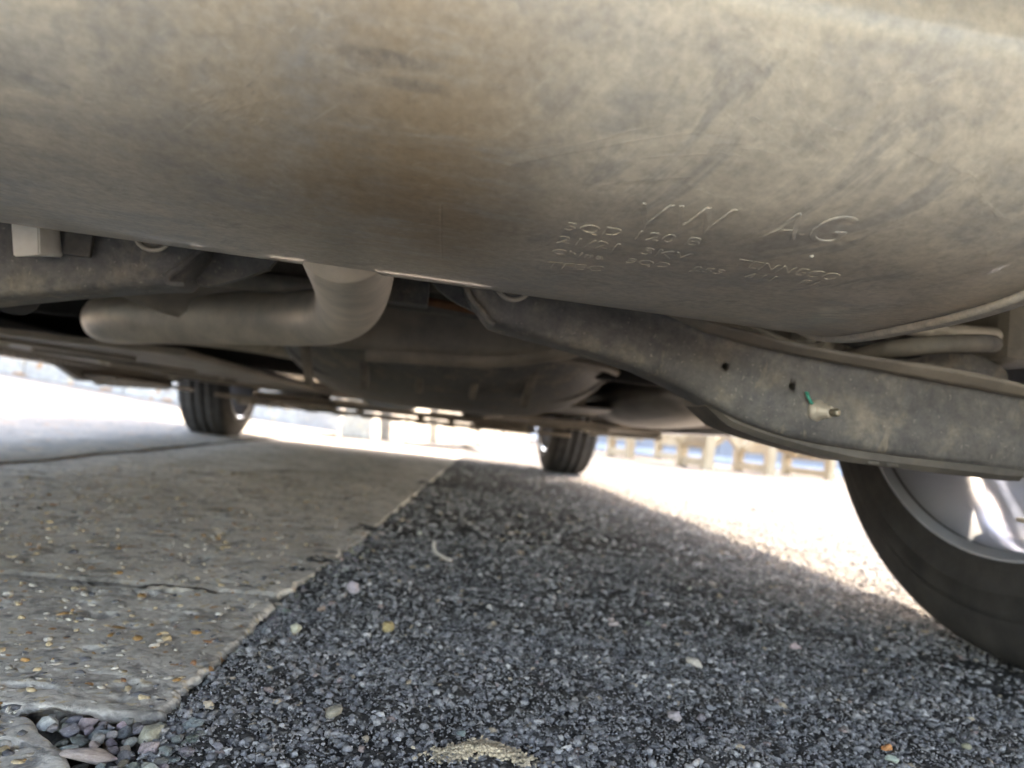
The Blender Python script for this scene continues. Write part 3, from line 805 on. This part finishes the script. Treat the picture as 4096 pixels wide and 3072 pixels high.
# ---- floor, undertrays
box_obj('rear_floor', (0, -.12, .50), (1.70, 1.38, .03), 'recess_shade_black', car, None, .004)
box_obj('rear_bulkhead', (0, .575, .39), (1.70, .03, .24), 'recess_shade_black', car, None, .004)
box_obj('floor_pan', (0, 1.45, .315), (1.70, 1.74, .03), 'recess_shade_black', car, None, .004)
box_obj('engine_bay_floor', (0, 2.82, .33), (1.10, .90, .03), 'dusty_black_plastic', car, None, .004)
def tray(name, x0, x1, y0, y1, z, ribs, serr_side):
    bm = bmesh.new(); box(bm, ((x0+x1)/2, (y0+y1)/2, z+.006), (x1-x0, y1-y0, .012), None, .003)
    tr = bm_obj(name, bm, 'tray_plastic', car)
    for k in range(ribs):
        yy = y0+.12+(y1-y0-.2)*k/max(1, ribs-1)
        box_obj('tray_rib', ((x0+x1)/2-.02, yy, z-.004), ((x1-x0)*.62, .018, .007), 'tray_plastic', tr, Matrix.Rotation(.75 if x0 < 0 else -.75, 3, 'Z'), .002)
    # serrated edge strip
    xe = x0 if serr_side < 0 else x1
    m = int((y1-y0)/.030); poly = [(y0, z+.004)]
    for i in range(m):
        a = y0+(y1-y0)*i/m; b = (y1-y0)/m
        poly += [(a+.001, z-.016), (a+b*.5, z-.006)]
    poly += [(y1, z-.016), (y1, z+.004)]
    bm = bmesh.new(); prism(bm, poly, 'X', xe-.004, xe+.004); bm_obj('serrated_edge', bm, 'tray_plastic', tr)
    return tr
tray('side_undertray', -.80, -.24, .62, 2.26, .232, 5, -1)
tray('side_undertray', .36, .80, 1.36, 2.26, .205, 3, 1)
# deeper wheel deflector ahead of the left sill, slanted at its rear end
bm = bmesh.new(); prism(bm, [(1.30, .232), (1.40, .214), (1.47, .212), (1.60, .178)]+[(1.70+.0310*k, (.170 if k % 2 else .183)+.00066*k) for k in range(20)]+[(2.34, .235)], 'X', -.865, -.845)
bm_obj('deflector_panel', bm, 'tray_plastic', car)
box_obj('deflector_channel', (-.80, 1.95, .196), (.09, .70, .012), 'tray_plastic', car, None, .003)
box_obj('sill_panel', (-.83, 1.38, .245), (.05, 1.9, .03), 'tray_plastic', car, None, .004)
box_obj('sill_panel', (.83, 1.38, .245), (.05, 1.9, .03), 'tray_plastic', car, None, .004)
# front engine undertray with bars, gaps and a bright sump
ut = empty('engine_undertray', (0, 2.9, .17), car)
def utbox(name, c, s, mat='tray_plastic', bev=.006, rz=0):
    o = box_obj(name, (c[0], c[1]-2.9, c[2]-.17), s, mat, ut, Matrix.Rotation(rz, 3, 'Z'), bev); return o
utbox('tray_panel', (0, 2.78, .171), (1.20, .50, .012))
utbox('tray_panel', (-.42, 2.28, .186), (.42, .46, .012), rz=.12)
utbox('tray_panel', (.50, 2.28, .178), (.36, .46, .012))
utbox('cross_bar', (-.02, 2.46, .172), (.78, .05, .018)); utbox('cross_bar', (.02, 2.20, .196), (.50, .04, .02))
utbox('front_subframe', (-.33, 2.33, .205), (.40, .07, .03), 'dusty_pipe_steel', .012, .10)
utbox('front_subframe', (.36, 2.34, .200), (.38, .07, .03), 'dusty_pipe_steel', .012, -.08)
utbox('mount_plate', (-.16, 2.22, .212), (.12, .12, .016), 'dusty_pipe_steel', .006, .3); utbox('mount_plate', (.20, 2.24, .205), (.09, .12, .018), 'dusty_pipe_steel', .006)
for q in (-.45, -.31, -.12, .12, .24, .42, .52):
    V, F = lathe([(-.010, .0005), (-.010, .011), (-.004, .012), (-.003, .016), (.003, .016)], 12, 'Z')
    mesh_obj('bolt_head', V, F, 'zinc_bolt', ut, True, (q, 2.30-2.9, .186-.17))
for k in range(7): utbox('tray_clip', (-.34+.115*k, 2.50, .164), (.05, .03, .012), bev=.003)
for k in range(4): utbox('tray_fin', (-.52+.05*k, 2.2, .172), (.014, .30, .02), bev=.003)
V, F = [], []
for i in range(14):
    t = -math.pi/2+math.pi/2*i/13
    for k in range(40):
        a = 2*math.pi*k/40
        V.append((-.01+.125*abs(math.cos(t))**.5*math.cos(a), 2.36-2.9+.16*abs(math.cos(t))**.5*math.sin(a), .262-.17+.062*math.sin(t)))
for i in range(13):
    for k in range(40):
        k2 = (k+1) % 40; F.append((i*40+k, i*40+k2, (i+1)*40+k2, (i+1)*40+k))
sp = mesh_obj('oil_sump', V, F, 'rim_silver', ut, True)
for sx in (-1, 1):
    tube_obj('front_suspension_arm', [(sx*.30, 2.62, .235), (sx*.45, 2.72, .215), (sx*.64, 2.79, .205)], .022, 'underseal_black_steel', car, 14, 6)

# ---- brake lines, cables and clips
tube_obj('sensor_cable', [(.36, -.06, .300), (.42, -.055, .272), (.47, -.05, .262), (.50, -.03, .275), (.55, .0, .30)], .003, 'dusty_black_plastic', car, 10, 8)
tube_obj('brake_hose', [(.45, -.02, .32), (.48, -.045, .282), (.53, -.05, .268), (.60, -.03, .275), (.66, .02, .30)], .0045, 'tyre_rubber', car, 10, 8)
for x0, y0, z0 in ((-.62, .80, .228), (-.62, 1.20, .228), (-.45, 1.55, .228), (-.70, 1.9, .228), (-.4, 2.1, .228), (.55, 1.5, .201), (.70, 1.9, .201)):
    V, F = lathe([(-.006, .0005), (-.006, .009), (-.002, .010), (-.001, .016), (.003, .016)], 12, 'Z')
    mesh_obj('tray_fastener', V, F, 'zinc_bolt', car, True, (x0, y0, z0))
bm = bmesh.new(); prism(bm, [(-.18, .30), (-.05, .42), (.10, .36), (.30, .38), (.46, .30), (.47, .62), (-.20, .62)], 'Z', .300, .304); bm_obj('rear_heat_shield', bm, 'recess_shade_black', car)  # shield coloured near-black so the gap behind the pipe looks in deep shade

# ---- wheels
TR, RW = .345, .108
tp = [(-.088, .236), (-.094, .2405), (-.0985, .2500), (-.0995, .2535), (-.0988, .2545), (-.1010, .2640), (-.1030, .2740), (-.1030, .2752), (-.1016, .2762), (-.1022, .2900), (-.1008, .2960), (-.0996, .2968), (-.0996, .2984), (-.0980, .3060), (-.0946, .3170), (-.0900, .3255), (-.0850, .3318)]
gro = []
for g in (-.056, -.0195, .0195, .056):
    gro += [(g-.0058, 1), (g-.0046, 0), (g+.0046, 0), (g+.0058, 1)]
tread = [(a, (.3440-.0085*(abs(a)/.08)**3 if h else .3395)) for a, h in [(-.080, 1)]+gro+[(.080, 1)]]
prof_t = tp+tread+[(-a, r) for a, r in tp[::-1]]
def wheel(x, y, side, steer=0.0):
    w = empty('wheel', (x, y, TR-.002), car); w.rotation_euler = (.35, 0, steer)
    V, F = lathe(prof_t, 120, 'X'); mesh_obj('tyre', V, F, 'tyre_rubber', w, True)
    s = side   # +1: outer face towards +x
    pr = [(-.092*s, .236), (-.098*s, .243), (-.0985*s, .2455), (-.096*s, .2465), (-.092*s, .2425), (-.086*s, .2385), (-.078*s, .2340), (-.05*s, .2250), (-.01*s, .2120), (.03*s, .2050), (.06*s, .208), (.082*s, .226), (.094*s, .242), (.097*s, .240), (.09*s, .236)]
    V, F = lathe(pr, 96, 'X')
    rim = mesh_obj('rim', V, F, 'rim_silver', w, True)
    # weights stuck in the barrel
    for k in range(5):
        a = math.radians(-118+3.2*k)
        box_obj('balance_weight', (-.045*s, .2085*math.cos(a), .2085*math.sin(a)), (.018, .010, .004), 'zinc_bolt', rim, Matrix.Rotation(a-math.pi/2, 3, 'X'), .001)
    for k in range(5):
        a = 2*math.pi*k/5+.25
        bm = bmesh.new()
        for off, wd in ((-.15, 1), (.15, 1)):
            d0 = Vector((0, math.cos(a), math.sin(a))); q0 = Vector((0, -math.sin(a), math.cos(a)))
            d1 = Vector((0, math.cos(a+off*1.6), math.sin(a+off*1.6)))
            A, B = d0*.055, d1*.207
            n_ = (B-A).normalized(); t_ = n_.cross(Vector((1, 0, 0)))
            V8 = []
            for P, hw, x0, x1 in ((A, .026, .030, .072), (B, .024, .052, .080)):
                for sx, st in ((x0, -1), (x0, 1), (x1, 1), (x1, -1)): V8.append(bm.verts.new(Vector((sx*s, 0, 0))+P+t_*hw*st))
            for f in ((0, 1, 2, 3), (7, 6, 5, 4), (0, 4, 5, 1), (1, 5, 6, 2), (2, 6, 7, 3), (3, 7, 4, 0)): bm.faces.new([V8[i] for i in f])
        bm_obj('spoke', bm, 'rim_silver', w)
    V, F = lathe([(.02*s, .001), (.02*s, .065), (.075*s, .065), (.08*s, .03), (.08*s, .001)], 40, 'X'); mesh_obj('hub', V, F, 'rim_silver', w, True)
    V, F = lathe([(-.004*s, .05), (-.004*s, .168), (.016*s, .168), (.016*s, .05)], 64, 'X'); mesh_obj('brake_disc', V, F, 'brake_steel', w, True)
    return w
wr = wheel(.798, .018, 1); wr['label'] = 'near right rear wheel with shiny inner rim'
wheel(-.79, 0, -1)
wheel(.795, 2.79, 1, 0.0); wheel(-.795, 2.79, -1, .0)
for sx in (1, -1):
    box_obj('wheel_knuckle', (sx*.665, .0, .33), (.05, .12, .12), 'dusty_black_plastic', car, None, .012)
# wheel-arch liners
for sx in (1, -1):
    for yc in (0, 2.79):
        V, F = [], []; n_ = 30
        for i in range(n_):
            a = math.radians(-8+196*i/(n_-1))
            for xx, rr in ((.60, .383), (.60, .373), (.862, .373), (.862, .383)): V.append((sx*xx, yc+rr*math.cos(a), .352+rr*math.sin(a)))
        for i in range(n_-1):
            for k in range(4): F.append((i*4+k, i*4+(k+1) % 4, i*4+4+(k+1) % 4, i*4+4+k))
        F += [(0, 1, 2, 3), tuple((n_-1)*4+k for k in range(4))]
        al = mesh_obj('arch_liner', V, F, 'arch_felt', car)
        bm = bmesh.new(); prism(bm, [(yc+.373*math.cos(math.pi*k/20), .352+.373*math.sin(math.pi*k/20)) for k in range(21)]+[(yc-.2, .335), (yc-.14, .44), (yc+.14, .44), (yc+.2, .335)], 'X', sx*.603, sx*.610)
        bm_obj('inner_wall', bm, 'arch_felt', al)

# ---- outer body: sides with wheel arches, bumpers, bonnet, cabin
def arch(yc, r, a0, a1, n=18): return [(yc+r*math.cos(math.radians(a0+(a1-a0)*k/n)), .36+r*math.sin(math.radians(a0+(a1-a0)*k/n))) for k in range(n+1)]
side = [(-.86, .30), (-.60, .215), (-.37, .215)]+arch(0, .368, 203, -23)+[(.50, .215), (2.29, .215)]+arch(2.79, .40, 200, -20)+[(3.26, .225), (3.40, .27), (3.50, .45), (3.47, .70), (3.3, .84), (2.4, 1.0), (-.70, 1.04), (-.88, .95), (-.92, .6)]
for sx in (1, -1):
    bm = bmesh.new(); prism(bm, side, 'X', sx*.865, sx*.925)
    bm_obj('body_side', bm, 'car_paint', car)
bm = bmesh.new(); prism(bm, [(-.92, .60), (-.86, .40), (-.83, .395), (-.82, .47), (-.82, .95), (-.88, .95)], 'X', -.862, .862); bm_obj('rear_bumper', bm, 'car_paint', car)
bm = bmesh.new(); prism(bm, [(3.50, .45), (3.42, .30), (3.30, .245), (3.26, .245), (3.28, .32), (3.36, .45), (3.34, .69), (3.47, .69)], 'X', -.862, .862); bm_obj('front_bumper', bm, 'car_paint', car)
bm = bmesh.new(); prism(bm, [(3.47, .705), (3.3, .842), (2.35, 1.002), (2.35, .96), (3.27, .80), (3.42, .66)], 'X', -.862, .862); bm_obj('bonnet', bm, 'car_paint', car)
bm = bmesh.new()
b0 = [(-.862, -.86), (.862, -.86), (.862, 2.36), (-.862, 2.36)]; b1 = [(-.64, -.62), (.64, -.62), (.64, 1.42), (-.64, 1.42)]
v0 = [bm.verts.new((x, y, 1.006)) for x, y in b0]; v1 = [bm.verts.new((x, y, 1.58)) for x, y in b1]
bm.faces.new(v0[::-1]); bm.faces.new(v1)
for i in range(4): bm.faces.new((v0[i], v0[(i+1) % 4], v1[(i+1) % 4], v1[i]))
bm_obj('cabin_glass', bm, 'window_glass', car)
bm = bmesh.new(); box(bm, (0, .40, 1.595), (1.30, 2.06, .03), None, .012); bm_obj('roof_panel', bm, 'car_paint', car)

# ================================================================ beyond the car
# low concrete wall made of panels, front left
W0, W1 = Vector((-.60, 5.64, 0)), Vector((-7.6, 7.56, 0))
wall = empty('concrete_wall', (-3.0, 6.3, 0)); tag(wall, 'long grey concrete panel wall in shade beyond the left front wheel', 'wall')
d = (W1-W0).normalized(); ang = math.atan2(d.y, d.x)
for k in range(7):
    c = W0+d*(.5+1.02*k); zb = float(rise(np.array(c.x), np.array(c.y)))
    box_obj('wall_panel', (c.x+3.0, c.y-6.3, zb+.56), (1.005, .12, 1.24), 'wall_concrete', wall, Matrix.Rotation(ang, 3, 'Z'), .008)
box_obj('wall_coping', (W0.lerp(W1, .5).x+3.0, W0.lerp(W1, .5).y-6.3, 1.46), (7.3, .18, .08), 'wall_concrete', wall, Matrix.Rotation(ang, 3, 'Z'), .008)
# pale blocks in the sun ahead of the car
def block(i, p0, p1, h, lab):
    p0, p1 = Vector(p0), Vector(p1); c = (p0+p1)/2; L = (p1-p0).length
    o = empty('concrete_block', (c.x, c.y, -.004)); o.rotation_euler = (0, 0, math.atan2((p1-p0).y, (p1-p0).x))
    tag(o, lab, 'block', 'pale blocks standing in the sun')
    bm = bmesh.new(); prism(bm, [(-.14, 0), (.14, 0), (.13, .06), (.10, h), (-.10, h), (-.13, .06)], 'X', -L/2, L/2)
    bmesh.ops.bevel(bm, geom=list(bm.edges), offset=.012, segments=2, affect='EDGES'); bm_obj('block_body', bm, 'block_concrete', o)
    bm = bmesh.new(); prism(bm, [(-.05, h-.002), (.05, h-.002), (.04, h+.03), (-.04, h+.03)], 'X', -L*.3, L*.3); bm_obj('lifting_rib', bm, 'block_concrete', o)
BL = [((-.40, 4.92), (-.34, 5.05)), ((-.27, 5.10), (-.16, 5.33)), ((-.155, 5.35), (.02, 5.80)), ((.085, 5.98), (.24, 6.40)), ((.255, 6.45), (.50, 7.00)), ((.525, 7.06), (.83, 7.70)), ((.86, 7.76), (1.25, 8.6))]
LB_ = ['narrow sunlit concrete block standing apart at the near end of the row', 'small bright concrete block, second from the grey wall', 'bright concrete block, third in the row from the grey wall', 'sunlit concrete block in the middle of the row', 'sunlit concrete block just right of the middle one', 'long pale block, second from the far end', 'longest pale block at the far end, beside the right front wheel']
for i, ((a, b), l) in enumerate(zip(BL, LB_)): block(i, a+(0,), b+(0,), .42, l)

# timber trestles standing in the sun, beyond the right front wheel
def trestle(near, far, lab, lean):
    n_, f_ = Vector(near+(0,)), Vector(far+(0,)); dd = (f_-n_); ln = dd.length; a = math.atan2(dd.y, dd.x)
    t = empty('timber_trestle', (n_.x, n_.y, -.004)); t.rotation_euler = (0, 0, a)
    tag(t, lab, 'trestle', 'timber trestles in the sun')
    for x in (0, ln): box_obj('post', (x, 0, .47), (.10, .10, .94), 'fence_timber', t, None, .006)
    for z, h in ((.075, .09), (.29, .12), (.70, .12)): box_obj('rail', (ln/2, 0, z), (ln-.104, .06, h), 'fence_timber', t, None, .005)
    for x in (0, ln):
        for q in (-1, 1):
            box_obj('knee_brace', (x, q*.20, .42), (.07, .42, .075), 'fence_timber', t, Matrix.Rotation(-q*.75, 3, 'X'), .005)
    box_obj('slanted_board', (ln/2, lean*.30, .36), (ln+.25, .22, .035), 'fence_timber', t, Matrix.Rotation(-lean*.5, 3, 'X'), .005)
    box_obj('top_board', (ln/2, 0, .96), (ln+.3, .5, .045), 'fence_timber', t, None, .006)
for a, b, lab, le in (((2.59, 8.19), (2.52, 8.85), 'timber trestle nearest the right front wheel', -1), ((3.03, 6.75), (2.96, 7.35), 'timber trestle in front, nearest of the row', 1),
                      ((3.95, 7.26), (3.86, 7.90), 'timber trestle in the middle, right of the nearest one', -1), ((5.28, 8.34), (5.05, 9.05), 'timber trestle at the right end, beside the near wheel', 1),
                      ((3.95, 10.2), (3.80, 10.9), 'timber trestle standing behind the others', -1)):
    trestle(a, b, lab, le)
# dark blue clad building with a red notice behind the fence
bld = empty('clad_building', (8, 15, 0)); tag(bld, 'dark blue clad building in shade behind the timber trestles', 'building')
for k in range(9):
    x = 3.3+1.25*k
    box_obj('cladding_panel', (x-8, .0-.0, 1.75), (1.235, .12, 3.3), 'building_cladding', bld, None, .01)
box_obj('plinth', (8.3-8, .06, .06), (11.4, .30, .16), 'building_trim', bld, None, .01)
box_obj('roof_edge', (8.3-8, .3, 3.47), (11.6, 1.2, .12), 'building_trim', bld, None, .01)
box_obj('building_back', (8.3-8, 2.0, 1.7), (11.2, 3.6, 3.3), 'building_trim', bld, None, .01)
sgn = empty('red_notice', (5.92, 14.90, .35)); tag(sgn, 'small red and white notice fixed on the blue cladding', 'sign')
box_obj('notice_board', (0, 0, .25), (.36, .02, .62), 'sign_red', sgn, None, .004)
for z in (.40, .27, .14): box_obj('notice_line', (0, -.013, z), (.24, .006, .045), 'sign_white', sgn, None, .001)
# ================================================================ small loose things
def hull_stone(seed, n=18):
    r = random.Random(seed); bm = bmesh.new()
    for _ in range(n):
        v = Vector((r.gauss(0, 1), r.gauss(0, 1), r.gauss(0, 1))).normalized()*r.uniform(.86, 1.05); bm.verts.new(v)
    res = bmesh.ops.convex_hull(bm, input=list(bm.verts))
    junk = [g for g in res['geom_interior'] if isinstance(g, bmesh.types.BMVert)]
    if junk: bmesh.ops.delete(bm, geom=junk, context='VERTS')
    bmesh.ops.bevel(bm, geom=list(bm.edges), offset=.05, segments=1, affect='EDGES', clamp_overlap=True)
    bmesh.ops.recalc_face_normals(bm, faces=bm.faces)
    bmesh.ops.triangulate(bm, faces=bm.faces)
    me = bpy.data.meshes.new('pebble'); bm.to_mesh(me); bm.free()
    me.materials.append(MATS['pebble_stone'])
    me.polygons.foreach_set('use_smooth', [True]*len(me.polygons))
    return me
STONES = [hull_stone(k, 14+k) for k in range(12)]
def pebble(x, y, z, r, col, label, group, flat=.7, el=1.0, name='pebble'):
    o = bpy.data.objects.new(name, random.choice(STONES)); COL.objects.link(o)
    o.location = (x, y, z+(.0055*min(1, max(0, (y-.03)/.10)) if x > slab_right(y) else 0))
    o.scale = (r*el*random.uniform(.85, 1.2), r/el*random.uniform(.85, 1.1), r*flat*random.uniform(.85, 1.1))
    o.rotation_euler = (random.uniform(-.35, .35), random.uniform(-.35, .35), random.uniform(0, 6.28))
    o.color = (*[c*random.uniform(.88, 1.12) for c in col], 1)
    tag(o, label, 'pebble', group); return o
GREY, BLUE, TAN, PALE, PINK, OCHRE = (.225, .222, .218), (.158, .160, .164), (.36, .30, .22), (.42, .405, .375), (.34, .27, .25), (.40, .26, .10)
def kind():
    return random.choices([('grey', GREY), ('bluish', BLUE), ('tan', TAN), ('pale', PALE), ('pinkish', PINK)], [6, 7, 1.0, 1.3, .1])[0]
placed = []
def free(x, y, r):
    for a, b, c in placed:
        if (a-x)**2+(b-y)**2 < (.80*(c+r))**2: return False
    placed.append((x, y, r)); return True
# the chipped corner full of pebbles
def in_chip(x, y):
    if y > -.2215 or y < -.322: return False
    lo = interp(y, [(-.322, .050), (-.300, .046), (-.271, .040), (-.250, .018), (-.236, .006), (-.2225, -.004)])
    return lo+.004 < x < lo+.012+max(0, (.085-lo))
cnt = 0
pebble(.040, -.262, .001, .0100, (.36, .355, .335), 'large flat pale stone lying in the chipped slab corner', None, .42, 1.15); placed.append((.040, -.262, .0115))
pebble(.057, -.238, .001, .0080, (.34, .31, .26), 'pale sandy stone with flat top beside the slab corner', None, .7, 1.2); placed.append((.057, -.238, .008))
pebble(.061, -.250, .000, .0058, (.33, .27, .258), 'small pink stone beside the pale sandy one', None, .7); placed.append((.061, -.25, .0058))
pebble(.070, -.224, -.001, .0072, (.19, .20, .215), 'dark slate-grey stone past the slab corner', None, .8, 1.2); placed.append((.07, -.224, .0072))
for layer in (0, 1):
    placed_l = []
    for _ in range(2600):
        x, y = random.uniform(-.004, .078), random.uniform(-.312, -.2235)
        if not in_chip(x, y): continue
        r = random.uniform(.0026, .0056) if layer else random.uniform(.003, .0055)
        if any((a-x)**2+(b-y)**2 < (.70*(c_+r))**2 for a, b, c_ in placed_l): continue
        if layer and any((a-x)**2+(b-y)**2 < (.75*(c_+r))**2 for a, b, c_ in placed[:4]): continue
        placed_l.append((x, y, r))
        k, c = kind(); cnt += 1
        pebble(x, y, (-.013 if layer == 0 else -.0022)+random.uniform(0, .003), r, c, f"{'chunky' if r > .0047 else 'small'} {k} pebble heaped in the chipped corner of the slab, {'against the slab side' if x < .03 else 'towards the asphalt'}", f'{k} pebbles in the chipped slab corner', .8, random.uniform(1, 1.3))
        if len(placed_l) > (26, 84)[layer]: break
    placed += placed_l
# along the edge of the slabs
cnt = 0
for _ in range(1500):
    y = -.235+random.random()**1.5*.75
    x = float(slab_right(y))+.003+abs(random.gauss(0, .010))
    r = random.uniform(.0022, .0056)*(1+.3*max(0, y))
    if not free(x, y, r): continue
    k, c = kind(); cnt += 1
    pebble(x, y, -.0035+random.uniform(-.001, .002), r, c, f"{'chunky' if r > .0042 else 'small'} {k} pebble by the slab edge, {'next to the nearest full slab' if y < -.09 else ('near the joint between slabs' if y < .12 else 'further back in the shade')}", f'{k} pebbles along the slab edge', .7, random.uniform(1, 1.3))
    if cnt > 85: break
# scattered on the asphalt
named = [(.139, -.196, .0062, (.36, .265, .245), 'rounded pink pebble alone on the near asphalt', .75, 1.2), (.158, -.020, .0058, (.45, .30, .13), 'ochre yellow pebble on the asphalt', .9, 1.0),
         (.118, .085, .0075, (.50, .47, .41), 'cream pebble on the shaded asphalt near the slab edge', .9, 1.0), (.090, -.045, .0060, (.50, .49, .38), 'smooth yellowish white pebble close to the slab', .75, 1.2),
         (.345, -.165, .0048, (.34, .37, .345), 'pale green glassy pebble on the right asphalt', .8, 1.1), (.470, -.190, .0032, (.55, .22, .06), 'tiny bright orange chip on the right asphalt', .8, 1.0),
         (.40, -.05, .0052, (.52, .50, .46), 'pale pebble right of the middle of the asphalt', .75, 1.3), (.52, .02, .006, (.48, .44, .38), 'cream pebble out towards the near wheel', .8, 1.1)]
for x, y, r, c, lab, fl, el in named:
    placed.append((x, y, r)); pebble(x, y, r*.45-.0008, r, c, lab, None, fl, el)
cnt = 0
for _ in range(2500):
    y = -.30+random.random()**1.3*.9; x = random.uniform(.07, .62+.3*max(0, y))
    if x < slab_right(y)+.02: continue
    r = random.uniform(.0017, .0044)*(1+.6*max(0, y))
    if not free(x, y, r): continue
    k, c = random.choices([('grey', GREY), ('bluish', (.22, .225, .23)), ('tan', TAN), ('pale', PALE)], [4, 3, 1.2, 3])[0]; cnt += 1
    pebble(x, y, r*.3-.0012, r, c, f"{'coarse' if r > .0034 else 'small'} {k} pebble on the asphalt, {'close to the slab' if x < .19 else ('out in the middle' if x < .38 else 'towards the near wheel')}, {'in the foreground' if y < -.08 else 'further back'}", f'{k} pebbles scattered on the asphalt', .7, random.uniform(1, 1.35))
    if cnt > 95: break
# bent twig
tw = tube_obj('twig', [(.1930, .330, .016), (.1935, .322, .010), (.1965, .312, .0065), (.203, .292, .0065), (.2095, .272, .0065), (.2135, .262, .008)], .0022, 'twig_bark', None, 12, 6)
tag(tw, 'short pale bent twig lying on the shaded asphalt', 'twig')
# spilled sand
n = 2600
q = RNG.normal(0, 1, (n, 2))*np.array([.010, .0042])+np.array([.219, -.230]); q[:, 1] += .006*np.sin(q[:, 0]*120)
h = .0030*np.exp(-(((q[:, 0]-.219)/.013)**2+((q[:, 1]+.230)/.005)**2))
cc = np.array([(.46, .385, .27)])*RNG.uniform(.7, 1.2, (n, 1))
sd = scatter('spilled_sand', np.column_stack([q, -.0012+h+RNG.uniform(-.0003, .0012, n)]), RNG.uniform(.0004, .0013, n), np.full(n, .8), cc, 'slab_aggregate', None)
tag(sd, 'patch of spilled tan sand on the near asphalt', 'sand')
# fallen leaves at the foot of the wall
for i, (t, w) in enumerate(((.20, .05), (.28, .06), (.33, .045), (.40, .06), (.46, .05), (.50, .04))):
    c = W0+d*(t*7.2); x, y = c.x-.12, c.y-.13-.05*(i % 2)
    zz = float(rise(np.array(x), np.array(y)))
    V, F = [], []
    for k in range(7):
        u = k/6; wd = w*math.sin(math.pi*min(.97, u*.95+.03))*.5
        for s_ in (-1, 0, 1): V.append(((u-.5)*w*2.2, s_*wd, .012+.02*abs(s_)*math.sin(u*3)+.015*u))
    for k in range(6):
        for s_ in (0, 1): F.append((k*3+s_, k*3+s_+1, k*3+s_+4, k*3+s_+3))
    o = mesh_obj('fallen_leaf', V, F, 'dry_leaf', None, True, (x, y, zz)); o.rotation_euler = (0, 0, random.uniform(0, 6))
    md = o.modifiers.new('thickness', 'SOLIDIFY'); md.thickness = .002
    tag(o, 'orange fallen leaf at the foot of the grey wall', 'leaf', 'fallen leaves along the wall')
